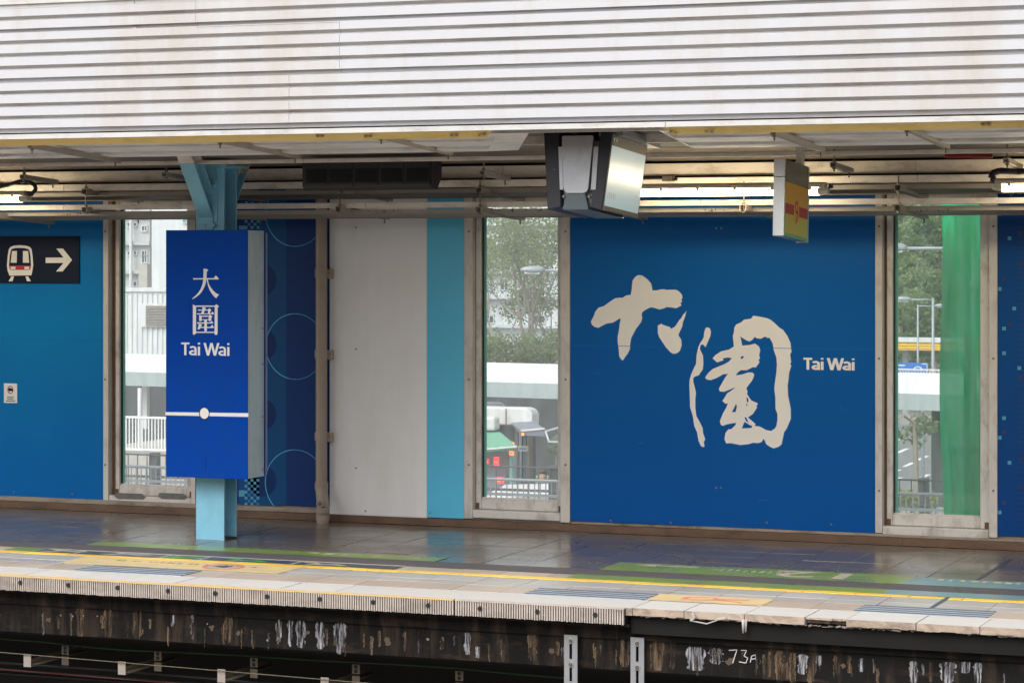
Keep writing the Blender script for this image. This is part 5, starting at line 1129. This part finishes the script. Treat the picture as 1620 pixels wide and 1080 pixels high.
# ---- left window: hoarding with louvre, weathered block and smooth tower, tree behind the hoarding
Yh = 84.0
h0, h1 = PY(150, 500, Yh), PY(420, 500, Yh); zt2 = PY(230, 457, Yh).z
t = thing('hoarding', 'white corrugated plant enclosure with a louvred vent', 'hoarding', (h0.x + 3, Yh, GZ))
obj('sheet', boxm(h0.x, h1.x, Yh, Yh + 4, GZ, zt2), M['corr_white'], t)
x = h0.x; mb = None; src = None; k = 0
while x + .215 * k < h1.x:
    xk = x + .215 * k
    if src is None: src = obj('corrugation', MB().prism_z([(xk, Yh - .0005), (xk + .03, Yh - .06), (xk + .11, Yh - .06), (xk + .14, Yh - .0005)], GZ + .1, zt2 - .18), M['corr_white'], t, org=(xk, Yh, GZ))
    else: c = src.copy(); col.objects.link(c); c.location.x = src.location.x + .215 * k
    k += 1
obj('coping', boxm(h0.x, h1.x, Yh - .09, Yh + .2, zt2 - .1, zt2 + .02), M['corr_white'], t)
q0, q1 = PY(226, 517, Yh), PY(300, 480, Yh)
o = obj('vent_surround', boxm(q0.x, q1.x, Yh - .14, Yh - .065, q0.z, q1.z), M['corr_white'], t)
q2 = PY(234, 515, Yh)
obj('vent_void', boxm(q2.x, q1.x, Yh - .15, Yh - .1405, q0.z + .05, q1.z - .08), M['conc_dark'], o)
for k in range(13): z = q0.z + .06 + (q1.z - q0.z - .18) * k / 12; obj('louvre', MB().prism_x([(Yh - .15, z + .03), (Yh - .20, z), (Yh - .198, z - .008), (Yh - .151, z + .02)], q2.x, q1.x), M['louvre'], o)
def building(name, label, u0, u1, vtop, Y, m, wins, depth=12):
    p0, p1 = PY(u0, 500, Y), PY(u1, 500, Y); zt_ = PY((u0 + u1) / 2, vtop, Y).z
    t = thing(name, label, 'building', ((p0.x + p1.x) / 2, Y, GZ)); obj('wall', boxm(p0.x, p1.x, Y, Y + depth, GZ, zt_), m, t)
    for (a0, b0, a1, b1, gm_) in wins:
        w0, w1 = PY(a0, b1, Y), PY(a1, b0, Y); mb = MB(); k = .07
        mb.box(w0.x - k, w1.x + k, Y - .12, Y - .001, w0.z - k, w0.z).box(w0.x - k, w1.x + k, Y - .12, Y - .001, w1.z, w1.z + k).box(w0.x - k, w0.x, Y - .12, Y - .001, w0.z, w1.z).box(w1.x, w1.x + k, Y - .12, Y - .001, w0.z, w1.z)
        o = obj('window', mb, M['bld_frame'], t); obj('glass', boxm(w0.x, w1.x, Y - .03, Y - .002, w0.z, w1.z), M[gm_], o)
        if a1 - a0 > 6: obj('mullion', boxm((w0.x + w1.x) / 2 - .03, (w0.x + w1.x) / 2 + .03, Y - .08, Y - .031, w0.z, w1.z), M['bld_frame'], o)
    return t
wb = building('apartment_block', 'weathered pale apartment block with small dark windows, left window', 120, 237, 180, 150, M['bld_grey'],
    [(226, 358, 233, 365, 'bld_win'), (213, 353, 217, 357, 'bld_win'), (226, 397, 233, 404, 'bld_win'), (226, 406, 233, 415, 'bld_win'), (213, 398, 217, 402, 'bld_win'), (213, 446, 217, 452, 'bld_win'), (226, 338, 233, 345, 'bld_win'), (203, 398, 207, 403, 'bld_win'), (203, 353, 207, 358, 'bld_win'), (226, 318, 233, 325, 'bld_win')])
for v in (385, 430, 338): p0, p1 = PY(120, v, 149.6), PY(236, v, 149.6); obj('floor_band', boxm(p0.x, p1.x, 149.6, 149.99, p0.z - .12, p0.z + .12), M['bld_grey'], wb)
p = PY(207, 400, 149.5); obj('drain_stack', MB().cyl((p.x, 149.5, GZ), (p.x, 149.5, 9.5), .11, 8), M['bld_pale'], wb)
p = PY(227, 400, 149.2); obj('stair_bay', boxm(p.x - .2, p.x + .45, 148.9, 149.59, GZ, PY(227, 418, 149).z), M['conc_pale'], wb)
building('tower_block', 'smooth pale tower block beside the weathered block, left window', 240, 420, 120, 140, M['bld_pale'], [(291, 344, 297, 352, 'bld_teal'), (291, 372, 297, 380, 'bld_teal')])
fac = building('office_block', 'white building with teal windows behind the bare branched tree', 690, 1000, 150, 165, M['bld_pale'],
    [(843, 337, 862, 345, 'bld_teal'), (764, 340, 782, 352, 'bld_teal'), (795, 340, 806, 346, 'bld_teal'), (790, 370, 806, 377, 'bld_win'), (838, 371, 862, 377, 'bld_win'), (768, 378, 781, 396, 'bld_win'), (793, 442, 804, 458, 'bld_win'), (768, 450, 781, 460, 'bld_teal'), (843, 440, 862, 450, 'bld_win'), (768, 415, 781, 425, 'bld_win'), (843, 405, 862, 413, 'bld_teal'), (875, 371, 886, 377, 'bld_win'), (875, 337, 886, 345, 'bld_teal'), (768, 500, 781, 510, 'bld_win'), (843, 500, 862, 510, 'bld_win')])
for v in (355, 388, 430, 470, 515): p0, p1 = PY(690, v, 164.5), PY(1000, v, 164.5); obj('ledge', boxm(p0.x, p1.x, 164.5, 164.99, p0.z - .1, p0.z + .1), M['bld_frame'], fac)

# ---- trees
def leaf_cloud(clumps, n, s, flat_=.6):
    """clumps: (centre, radii); n leaves per clump of size s."""
    mb = MB()
    for c, r in clumps:
        for _ in range(n):
            d = Vector((random.gauss(0, 1), random.gauss(0, 1), random.gauss(0, 1))).normalized() * (rnd(.25, 1) ** .5)
            p = c + Vector((d.x * r[0], d.y * r[1], d.z * r[2])); a_ = Vector((random.gauss(0, 1), random.gauss(0, 1), random.gauss(0, flat_))).normalized() * s * rnd(.6, 1.4)
            b_ = a_.cross(Vector((rnd(-1, 1), rnd(-1, 1), rnd(-1, 1)))).normalized() * s * .38
            i = len(mb.v); mb.v += [tuple(p - a_ * .5), tuple(p + b_), tuple(p + a_ * .5), tuple(p - b_)]; mb.f.append((i, i + 1, i + 2, i + 3))
    return mb
def branches(mb, p, d, L_, r, depth, tips, spread=.5):
    q_ = p + d * L_; mid = p + d * L_ * .5 + Vector((rnd(-1, 1), rnd(-1, 1), rnd(-.3, .3))) * L_ * .06
    mb.cyl(p, mid, r, 6, r * .85, cap=False).cyl(mid, q_, r * .85, 6, r * .68, cap=False)
    if depth == 0: tips.append(q_); return
    for _ in range(2 if rnd(0, 1) < .6 else 3):
        nd = (d + Vector((random.gauss(0, spread), random.gauss(0, spread), random.gauss(.08, spread * .6)))).normalized()
        branches(mb, q_, nd, L_ * rnd(.62, .85), r * .62, depth - 1, tips, spread)
    if depth < 3: tips.append(q_)
def tree(label, base, trunk_h, L0, r0, depth, leafm, nleaf, ls, rad, cat='tree', stems=1, spread=.5, grp='trees beyond the windows'):
    t = thing('tree', label, cat, base, grp); mb = MB(); tips = []
    top = Vector(base) + Vector((0, 0, trunk_h)); mb.tube([Vector(base) - Vector((0, 0, .3)), Vector(base) + Vector((.05, 0, trunk_h * .5)), top], r0 * 1.3, 10, r0)
    for _ in range(stems): branches(mb, top, Vector((random.gauss(0, .4), random.gauss(0, .4), 1)).normalized(), L0, r0 * .7, depth, tips, spread)
    obj('trunk', mb, M['bark'], t)
    cl = [(p, (rad * rnd(.7, 1.3), rad * rnd(.7, 1.3), rad * rnd(.5, .9))) for p in tips]
    o = obj('crown', leaf_cloud(cl, nleaf, ls), M[leafm], t); return t, tips
bx = PD(838, 600, 96)
tree('loose tree with bare pale branches showing through its crown, middle window', (bx.x, bx.y, GZ), 3.2, 1.75, .085, 5, 'leaf_b', 11, .115, .75, stems=6, spread=.5)
bx = PD(790, 600, 104)
tree('leafy tree left of the bare branched tree, middle window', (bx.x, bx.y, GZ), 3.0, 1.7, .07, 4, 'leaf_b', 13, .12, .8, stems=3, spread=.5)
bx = PD(872, 600, 108)
tree('low leafy tree at the right of the middle window', (bx.x, bx.y, GZ), 2.4, 1.3, .07, 4, 'leaf_c', 14, .12, .8, stems=3)
for u_, lab_ in ((776, 'low bushy tree just above the walkway roof, left part of the middle window'), (858, 'low bushy tree just above the walkway roof, right part of the middle window')):
    bx = PD(u_, 600, 88); tree(lab_, (bx.x, bx.y, GZ), 2.3, .75, .05, 4, 'leaf_b' if u_ < 800 else 'leaf_c', 22, .11, .42, stems=4, spread=.7)
bx = PD(235, 500, 100)
tree('bright green tree standing behind the white hoarding', (bx.x, bx.y, GZ), 3.3, .75, .1, 3, 'leaf_b', 120, .13, .45, stems=3, spread=.55)
hl = PD(1450, 500, 190)
kind(obj('hillside', MB().hexa([Vector((hl.x - 60, hl.y, GZ)), Vector((hl.x + 70, hl.y, GZ)), Vector((hl.x + 70, hl.y + 90, GZ)), Vector((hl.x - 60, hl.y + 90, GZ))], [Vector((hl.x - 60, hl.y + 25, 22)), Vector((hl.x + 70, hl.y + 25, 22)), Vector((hl.x + 70, hl.y + 90, 26)), Vector((hl.x - 60, hl.y + 90, 26))]), M['leaf_a']), 'structure')
hs_ = [(1432, 372, 168, 'pale green crown at the top of the wooded slope', 'leaf_b', 2.3), (1490, 395, 166, 'broad crown behind the upper street lamp', 'leaf_c', 2.4), (1400, 440, 160, 'dark tree on the slope at the left of the right window', 'leaf_a', 2.3),
       (1452, 455, 156, 'leafy tree between the two lamp heads', 'leaf_b', 2.2), (1500, 478, 154, 'tree partly behind the green net', 'leaf_a', 2.2), (1424, 515, 148, 'grey green tree above the yellow parapet', 'leaf_b', 2.1), (1475, 520, 146, 'tree behind the tall lamp post', 'leaf_a', 2.1), (1440, 345, 175, 'highest pale tree against the sky in the right window', 'leaf_b', 2.6), (1380, 395, 170, 'tree at the far left edge of the wooded slope', 'leaf_c', 2.4)]
for u, v, d, lab, lm, R_ in hs_:
    c = PD(u, v, d); t = thing('tree', lab, 'tree', (c.x, c.y, GZ), 'trees on the wooded slope'); mb = MB()
    mb.tube([Vector((c.x, c.y, GZ - .3)), Vector((c.x + .1, c.y, (c.z + GZ) / 2)), Vector((c.x, c.y, c.z))], .3, 8, .12)
    cl = []
    for k in range(15):
        e = c + Vector((random.gauss(0, .55), random.gauss(0, .55), random.gauss(0, .5))) * R_; mb.tube([Vector((c.x, c.y, c.z - R_ * .6)), (c + e) / 2 + Vector((0, 0, -.2)), e], .08, 5, .03); cl.append((e, (R_ * rnd(.28, .5), R_ * rnd(.28, .5), R_ * rnd(.22, .4))))
    obj('trunk', mb, M['bark'], t); obj('crown', leaf_cloud(cl, 330, .26), M[lm], t)
# roadside tree with hanging foliage in front of the road
bt = PD(1449, 700, 52); t = thing('tree', 'thin street tree with hanging leaves under the covered walkway', 'tree', (bt.x, bt.y, GZ)); mb = MB().tube([(bt.x, bt.y, GZ), (bt.x + .02, bt.y, -3), (bt.x - .02, bt.y, -1.2)], .062, 8, .05)
tips = []
for k in range(7): e = Vector((bt.x + rnd(-.55, .35), bt.y + rnd(-.5, .5), -1.25 - rnd(0, .45))); mb.tube([(bt.x, bt.y, -1.3), ((bt.x + e.x) / 2, (bt.y + e.y) / 2, -1.1), tuple(e)], .02, 5, .01); tips.append((e, (.2, .2, .22)))
obj('trunk', mb, M['bark'], t); obj('crown', leaf_cloud(tips, 60, .1), M['leaf_c'], t)
# planter bank with shrubs under the right window
pb0 = PD(1440, 790, 44)
kind(obj('planted_bank', boxm(pb0.x - 4, pb0.x + 6, pb0.y - 1, pb0.y + 2.2, GZ, pb0.z - .32), M['street']), 'structure')
for u, lab in ((1418, 'yellow green shrub left of the street tree trunk'), (1444, 'yellow green shrub at the foot of the street tree'), (1468, 'yellow green shrub against the dark walkway column')):
    p = PD(u, 792, 44); t = thing('shrub', lab, 'shrub', (p.x, p.y, p.z - .33), 'shrubs on the planted bank')
    obj('foliage', leaf_cloud([(p + Vector((rnd(-.1, .1), 0, rnd(-.1, .1))), (.16, .16, .13)) for _ in range(4)], 70, .07), M['shrub_leaf'], t)
    mb = MB()
    for _ in range(5): mb.cyl((p.x, p.y, p.z - .34), (p.x + rnd(-.1, .1), p.y, p.z), .008, 5)
    obj('stem', mb, M['bark'], t)

# ---- street lamps
def street_lamp(label, pole_u, arm_v, head_u0, head_u1, d, pr=.07, head_h=9, grp='street lamps beyond the windows'):
    p = PD(pole_u, arm_v, d); t = thing('street_lamp', label, 'street lamp', (p.x, p.y, GZ), grp)
    obj('pole', MB().cyl((p.x, p.y, GZ), (p.x, p.y, p.z + .05), pr * 1.3, 12, pr * .8), M['lamp_grey'], t, smooth=True)
    e, f = PD(head_u1 if head_u1 < pole_u else head_u0, arm_v, d), PD(head_u0 if head_u1 < pole_u else head_u1, arm_v - 1, d)
    obj('arm', MB().cyl(p, e, pr * .55, 8), M['lamp_grey'], t, smooth=True)
    s = d / F; ax = (f - e); n = 9; mb = MB(); rings = []
    for k in range(n):
        q_ = k / (n - 1); h = head_h * s / 2 * (math.sin(math.pi * min(1, .14 + q_ * .82)) ** .55); cc_ = e + ax * q_
        rings.append([cc_ + Vector((0, math.cos(th) * h * 1.3, math.sin(th) * h * (1.1 if math.sin(th) > 0 else .7))) for th in [i * math.pi / 5 for i in range(10)]])
    mb.v = [tuple(x) for r_ in rings for x in r_]; mb.f = [(k * 10 + i, k * 10 + (i + 1) % 10, (k + 1) * 10 + (i + 1) % 10, (k + 1) * 10 + i) for k in range(n - 1) for i in range(10)] + [tuple(range(10)), tuple(range((n - 1) * 10, n * 10))]
    h_ = obj('lamp_head', mb, M['lamp_grey'], t, smooth=True)
    obj('lens', MB().bar(e + ax * .2 + Vector((0, 0, -head_h * s * .3)), e + ax * .85 + Vector((0, 0, -head_h * s * .3)), head_h * s * .7, head_h * s * .22), M['bld_frame'], h_)
street_lamp('white lamp head reaching in from the right of the middle window', 960, 428, 824, 861, 52, .05, 14)
street_lamp('upper lamp head, largest in the right window', 1540, 393, 1398, 1434, 50, .06, 16)
street_lamp('tall grey lamp post with its head to the left, right window', 1476, 474, 1416, 1441, 82, .052, 9)
street_lamp('slim lamp post with its head turned right, behind the tall one', 1452, 484, 1479, 1500, 100, .042, 6)

# ---- footbridge with yellow parapet, road sign, lattice rail
Yb2 = 112
p0, p1 = PY(1330, 550, Yb2), PY(1640, 550, Yb2); za, zb3, zc3 = PY(1450, 541, Yb2).z, PY(1450, 554, Yb2).z, PY(1450, 536.5, Yb2).z
t = thing('footbridge', 'footbridge with a yellow parapet below the wooded slope', 'footbridge', ((p0.x + p1.x) / 2, Yb2, GZ))
obj('parapet', boxm(p0.x, p1.x, Yb2, Yb2 + .3, zb3, za), M['foot_yellow'], t); obj('coping', boxm(p0.x, p1.x, Yb2 - .05, Yb2 + 2.6, za + .001, zc3), M['bld_frame'], t); obj('deck', boxm(p0.x, p1.x, Yb2 + .301, Yb2 + 2.6, zb3, zb3 + .3), M['conc_pale'], t)
for k in range(3): z = zb3 + (za - zb3) * (k + .5) / 3; obj('groove', boxm(p0.x, p1.x, Yb2 - .006, Yb2 - .0005, z - .012, z + .012), M['clip'], t)
for u in (1370, 1433, 1560): p = PY(u, 550, Yb2 + 1); obj('pier', MB().cyl((p.x, p.y, GZ), (p.x, p.y, zb3 - .002), .16, 12), M['lamp_grey'], t)
Yr = 70
s0, s1 = PY(1396, 592, Yr), PY(1468, 574, Yr); t = thing('road_sign', 'blue road sign seen over the walkway roof, right window', 'road sign', ((s0.x + s1.x) / 2, Yr, GZ))
bd = obj('board', boxm(s0.x, s1.x, Yr, Yr + .05, s0.z - .25, s1.z), M['road_blue'], t)
for k, (a0, b0, a1, b1) in enumerate([(1420, 577, 1432, 578.5), (1420, 583, 1436, 584.5), (1458, 575, 1467, 576), (1466, 575, 1467, 590)]): q0, q1 = PY(a0, b1, Yr - .006), PY(a1, b0, Yr - .006); obj('print', boxm(q0.x, q1.x, Yr - .006, Yr - .001, q0.z, q1.z), M['road_paint'], bd)
c = PY(1452, 583, Yr - .006); mb = MB()
for i in range(12):
    t0, t1 = math.pi * i / 12, math.pi * (i + 1) / 12; mb.poly([(c.x + r * math.cos(x), Yr - .006, c.z + r * math.sin(x) * .9 - .05) for r, x in ((.1, t0), (.13, t0), (.13, t1), (.1, t1))])
obj('print', mb, M['road_paint'], bd)
for u in (1405, 1460): p = PY(u, 590, Yr + .1); obj('post', MB().cyl((p.x, p.y, GZ), (p.x, p.y, s1.z - .05), .05, 8), M['lamp_grey'], t)
t = thing('lattice_rail', 'pale lattice rail running just above the walkway roof, right window', 'railing', PY(1450, 590, 68))
q0, q1 = PY(1385, 592, 68), PY(1560, 592, 68); zt_, zb_ = PY(1450, 583.5, 68).z, PY(1450, 592, 68).z
obj('top_rail', boxm(q0.x, q1.x, 67.98, 68.02, zt_ - .03, zt_), M['rail_white'], t); obj('bottom_rail', boxm(q0.x, q1.x, 67.98, 68.02, zb_ - .05, zb_ - .02), M['rail_white'], t)
x = q0.x; k = 0
mb = MB()
while x < q1.x: mb.bar((x, 68, zb_), (x + .08, 68, zt_ - .02), .01, .01).bar((x + .08, 68, zb_), (x, 68, zt_ - .02), .01, .01); x += .08
kind(obj('lattice', mb, M['rail_white'], t), 'stuff')
for u in (1395, 1545): p = PY(u, 590, 68); obj('post', boxm(p.x - .03, p.x + .03, 68.03, 68.09, GZ, zt_), M['rail_white'], t)

# ---- road with lane dashes
rp_ = [PZ(u, v, GZ + .006) for u, v in [(1330, 672), (1640, 668), (1700, 790), (1250, 800)]]
kind(obj('road', MB().hexa(rp_, [p + Vector((0, 0, -.2)) for p in rp_]), M['asphalt']), 'structure')
road = bpy.data.objects['road']
for a_, b_ in [((1410, 747), (1424, 742.5)), ((1430, 738), (1444, 731.5)), ((1451, 727.5), (1467, 721)), ((1408, 761), (1426, 755)), ((1420, 716), (1436, 709)), ((1455, 756), (1470, 750)), ((1412, 697), (1440, 692))]:
    p, q_ = PZ(*a_, GZ + .012), PZ(*b_, GZ + .012); obj('lane_dash', MB().bar(p, q_, .16, .004), M['road_paint'], road)

# ---- middle window: market stalls
Ys = 53.6
def sx(u): return PY(u, 700, Ys).x
def sz(v, y=Ys): return PY(820, v, y).z
pt = PY
t = thing('market_stall', 'market stall with a rounded white roof and grey awning', 'market stall', (sx(820), Ys, GZ), 'market stalls in the middle window')
obj('body', boxm(sx(740), sx(829), Ys + .3, Ys + .75, GZ, sz(672)), M['conc_dark'], t)
mb = MB(); n = 10
prof = [(sx(740), sz(672)), (sx(842), sz(672)), (sx(842), sz(655)), (sx(838), sz(648)), (sx(830), sz(645)), (sx(740), sz(645))]
obj('roof', MB().prism_y(prof, Ys, Ys + .45), M['stall_white'], t, bevel=.03); obj('roof_seam', boxm(sx(800), sx(801.5), Ys - .02, Ys - .0005, sz(671), sz(647)), M['clip'], t); obj('gutter', boxm(sx(740), sx(843), Ys - .03, Ys - .0008, sz(673), sz(671.3)), M['clip'], t)
obj('roof_rack', MB().bar(pt(768, 637, Ys + .6), pt(792, 637.5, Ys + .6), .03, .05).bar(pt(768, 641, Ys + .6), pt(800, 643.5, Ys + .6), .03, .04).bar(pt(792, 637.5, Ys + .6), pt(800, 643.5, Ys + .6), .03, .03), M['rail_grey'], t)
for u_ in (770, 776, 782, 788): obj('roof_rack_bar', MB().bar(pt(u_, 637, Ys + .6), pt(u_, 642, Ys + .6), .02, .02), M['rail_grey'], t)
for k_, (u_, c_) in enumerate(((812, 'clip'), (818, 'awn_grey'), (825, 'bld_win'), (831, 'clip'))): obj('goods_shelf', boxm(sx(u_), sx(u_ + 4.5), Ys + .1, Ys + .29, GZ, sz(676 + 3 * (k_ % 2))), M[c_], t)
obj('awning', MB().hexa([pt(808, 668, Ys - .02), pt(845, 666, Ys - .02), pt(862, 678, Ys - .9), pt(824, 681, Ys - .9)], [pt(808, 669, Ys - .02), pt(845, 667, Ys - .02), pt(862, 690, Ys - .88), pt(824, 688.5, Ys - .88)]), M['awn_grey'], t)
obj('awning_lip', MB().bar(pt(824, 681, Ys - .91), pt(862, 677.5, Ys - .91), .02, .04), M['stall_white'], t)
obj('lamp', boxm(pt(825, 686, Ys - .95).x, pt(828.5, 686, Ys - .95).x, Ys - .95, Ys - .92, sz(689, Ys - .95), sz(684, Ys - .95)), M['sign_orange'], t)
t = thing('market_stall', 'market stall with a green sloping awning and red lit signs', 'market stall', (sx(780), Ys - 1.5, GZ), 'market stalls in the middle window')
y2 = Ys - 1.6
sx1, sz1 = sx, sz
def sx(u): return PY(u, 700, y2).x
def sz(v, y=y2): return PY(790, v, y).z
obj('body', boxm(sx(735), sx(796), y2 + .25, y2 + .6, GZ, sz(700)), M['awn_grey'], t); obj('cover', boxm(sx(735), sx(780), y2 + .1, y2 + .45, sz(682), sz(660)), M['stall_white'], t, bevel=.06)
obj('awning', MB().hexa([pt(735, 683, y2 + .2), pt(791, 683, y2 + .2), pt(818, 706, y2 - .5), pt(735, 713, y2 - .5)], [pt(735, 684, y2 + .2), pt(791, 684, y2 + .2), pt(818, 709, y2 - .48), pt(735, 720, y2 - .48)]), M['awn_green'], t)
obj('awning_lip', MB().bar(pt(735, 713, y2 - .51), pt(818, 706, y2 - .51), .02, .035), M['stall_white'], t)
for a0, b0, a1, b1, m in [(768, 726, 775.5, 733.5, 'sign_red'), (783.5, 722, 791.5, 738, 'sign_red'), (786, 754, 799, 764, 'sign_red'), (808, 698, 815.5, 703, 'sign_orange'), (808, 712, 815, 719, 'sign_orange')]:
    o = obj('lit_sign', boxm(sx(a0), sx(a1), y2 - .1, y2 - .06, sz(b1), sz(b0)), M[m], t)
    obj('sign_print', boxm(sx(a0 + 1.6), sx(a1 - 1.6), y2 - .104, y2 - .1005, sz((b0 + b1) / 2 + 1), sz((b0 + b1) / 2 - 1)), M['stall_white'], o)
for k, u in enumerate((800, 806)): obj('shutter', boxm(sx(u), sx(u + 5), y2 - .02, y2 + .2, GZ, sz(715)), M['bld_teal'] if k else M['clip'], t)
sx, sz = sx1, sz1
pn_ = thing('notice_board', 'pale notice board between the two market stalls', 'notice board', (sx(828), Ys - .4, GZ))
obj('board', boxm(pt(820, 706, Ys - .4).x, pt(835, 706, Ys - .4).x, Ys - .42, Ys - .38, sz(711), sz(702.5)), mat('board cream', (.45, .42, .2), .6), pn_)
for k in range(3): obj('print', boxm(pt(822 + 4 * k, 706, Ys - .4).x, pt(825 + 4 * k, 706, Ys - .4).x, Ys - .426, Ys - .4205, sz(708.5), sz(705)), M['road_blue'], pn_)
for u in (821.5, 833.5): obj('leg', MB().cyl((pt(u, 706, Ys - .37).x, Ys - .37, GZ), (pt(u, 706, Ys - .37).x, Ys - .37, sz(704)), .014, 6), M['clip'], pn_)
t = thing('roof_frame', 'white slatted frame at the right of the grey awning', 'pergola', (sx(868), Ys + .5, GZ))
g = [Vector((sx(u), Ys + .4 + dy, sz(v))) for u, v, dy in ((850, 688, 0), (884, 674, .6), (884, 676, .6), (862, 699, -.4))]
fr_ = [Vector((sx(848), Ys + .6, sz(684))), Vector((sx(870), Ys + 1.4, sz(675))), Vector((sx(892), Ys + 1.2, sz(677))), Vector((sx(892), Ys + .2, sz(698))), Vector((sx(863), Ys + .2, sz(698)))]
for a_, b_ in zip(fr_, fr_[1:] + fr_[:1]): obj('frame_bar', MB().bar(a_, b_, .035, .035), M['rail_white'], t)
for k in range(9): q_ = k / 8; a_ = fr_[1].lerp(fr_[2], q_); b_ = fr_[4].lerp(fr_[3], q_); obj('slat', MB().bar(a_, b_, .02, .02), M['rail_grey'], t)
for p in (fr_[3],): obj('post', MB().cyl((p.x, p.y, GZ), tuple(p), .018, 8), M['rail_white'], t)
p = PY(880, 705, Ys + .2); t = thing('shrub', 'round green shrub beside the white slatted frame', 'shrub', (p.x, p.y, GZ)); obj('foliage', leaf_cloud([(p + Vector((rnd(-.15, .15), 0, rnd(-.12, .12))), (.16, .16, .15)) for _ in range(6)], 80, .06), M['leaf_b'], t); obj('stem', MB().cyl((p.x, p.y, GZ), (p.x, p.y, p.z), .03, 6), M['bark'], t)
lr = [PZ(u, v, -2.3) for u, v in [(750, 792), (800, 766), (900, 764), (900, 779)]]
t = thing('low_roof', 'white low roof behind the railing in the middle window', 'roof', (lr[1] + lr[3]) / 2 - Vector((0, 0, 2.7)))
obj('slab', MB().hexa(lr, [p + Vector((0, 0, -.12)) for p in lr]), M['stall_white'], t); obj('wall', MB().hexa([p.lerp(lr[1].lerp(lr[3], .5), .1) + Vector((0, 0, -.121)) for p in lr], [Vector((p.x, p.y, GZ)).lerp(Vector((lr[2].x, lr[2].y, GZ)), .1) for p in lr]), M['wall_beige'], t)
for k, u in enumerate((843, 849, 855, 867)):
    p = PD(u, 754, 63); lab = ['first lime post from the left behind the dark railing', 'second lime post from the left', 'lime post just left of the person', 'lime post right of the person'][k]
    t = thing('marker_post', lab, 'post', (p.x, p.y, GZ), 'lime marker posts'); obj('post', MB().cyl((p.x, p.y, GZ), (p.x, p.y, p.z), .03, 8), M['lime'], t); obj('cap', MB().cyl((p.x, p.y, p.z), (p.x, p.y, p.z + .03), .034, 8, .02), M['rail_white'], t)
# person on the street, mostly hidden by the railings
def person(base, H, label):
    t = thing('person', label, 'person', base); k = H / 1.75; b_ = Vector(base)
    J = [((0, 0, .93), .13), ((0, 0, 1.15), .125), ((0, 0, 1.38), .13), ((0, -.01, 1.49), .055), ((0, -.02, 1.56), .075), ((0, -.02, 1.68), .085),
         ((-.19, 0, 1.40), .06), ((-.25, .0, 1.14), .048), ((-.22, -.14, .95), .036), ((.19, 0, 1.40), .06), ((.25, .02, 1.14), .048), ((.23, -.06, .90), .036),
         ((-.09, 0, .88), .095), ((-.10, -.03, .50), .065), ((-.10, .02, .09), .045), ((-.10, -.14, .04), .04), ((.09, 0, .88), .095), ((.10, .05, .50), .065), ((.10, .12, .09), .045), ((.10, -.02, .04), .04),
         ((-.22, -.20, .91), .03), ((.23, -.1, .83), .03)]
    E_ = [(0, 1), (1, 2), (2, 3), (3, 4), (4, 5), (2, 6), (6, 7), (7, 8), (2, 9), (9, 10), (10, 11), (0, 12), (12, 13), (13, 14), (14, 15), (0, 16), (16, 17), (17, 18), (18, 19), (8, 20), (11, 21)]
    me = bpy.data.meshes.new('body'); me.from_pydata([Vector(p) * k for p, _ in J], E_, []); o = bpy.data.objects.new('body', me); col.objects.link(o); o.parent = t; ORG[o.name] = b_
    o.modifiers.new('skin', 'SKIN'); s = o.modifiers.new('sub', 'SUBSURF'); s.levels = s.render_levels = 2
    for i, (_, r) in enumerate(J): me.skin_vertices[0].data[i].radius = (r * k, r * k)
    me.skin_vertices[0].data[0].use_root = True
    m = bpy.data.materials.new('clothes and skin'); m.use_nodes = True; n = m.node_tree; bb = n.nodes['Principled BSDF']; bb.inputs['Roughness'].default_value = .8
    tc = n.nodes.new('ShaderNodeTexCoord'); sp = n.nodes.new('ShaderNodeSeparateXYZ'); n.links.new(tc.outputs['Object'], sp.inputs[0]); mr = n.nodes.new('ShaderNodeMapRange'); mr.inputs['From Max'].default_value = H; n.links.new(sp.outputs[2], mr.inputs[0])
    cr = n.nodes.new('ShaderNodeValToRGB'); cr.color_ramp.interpolation = 'CONSTANT'; e = cr.color_ramp.elements; e[0].color = (.03, .03, .04, 1); e[1].position = .85; e[1].color = (.5, .3, .21, 1); q_ = e.new(.53); q_.color = (.05, .11, .28, 1)
    n.links.new(mr.outputs[0], cr.inputs[0]); n.links.new(cr.outputs[0], bb.inputs[0]); me.materials.append(m)
    h = b_ + Vector((0, -.01, 1.70)) * k; mb = MB(); rg = []
    for i in range(5):
        ph = math.pi / 2 * i / 4; rg += [h + Vector((math.cos(a_) * .098 * math.cos(ph), math.sin(a_) * .105 * math.cos(ph) + .012, .02 + .085 * math.sin(ph) - (.06 if i == 0 and math.sin(a_) > 0 else 0))) * k - h * (k - 1) * 0 for a_ in [j * math.pi / 6 for j in range(12)]]
    mb.v = [tuple(x) for x in rg]; mb.f = [(i * 12 + j, i * 12 + (j + 1) % 12, (i + 1) * 12 + (j + 1) % 12, (i + 1) * 12 + j) for i in range(4) for j in range(12)]
    obj('hair', mb, mat('hair', (.09, .04, .02), .7), t, smooth=True)
pp = PD(858.5, 760, 61)
person((pp.x, pp.y, GZ), 2.02, 'person in a blue top with brown hair behind the railings, middle window')
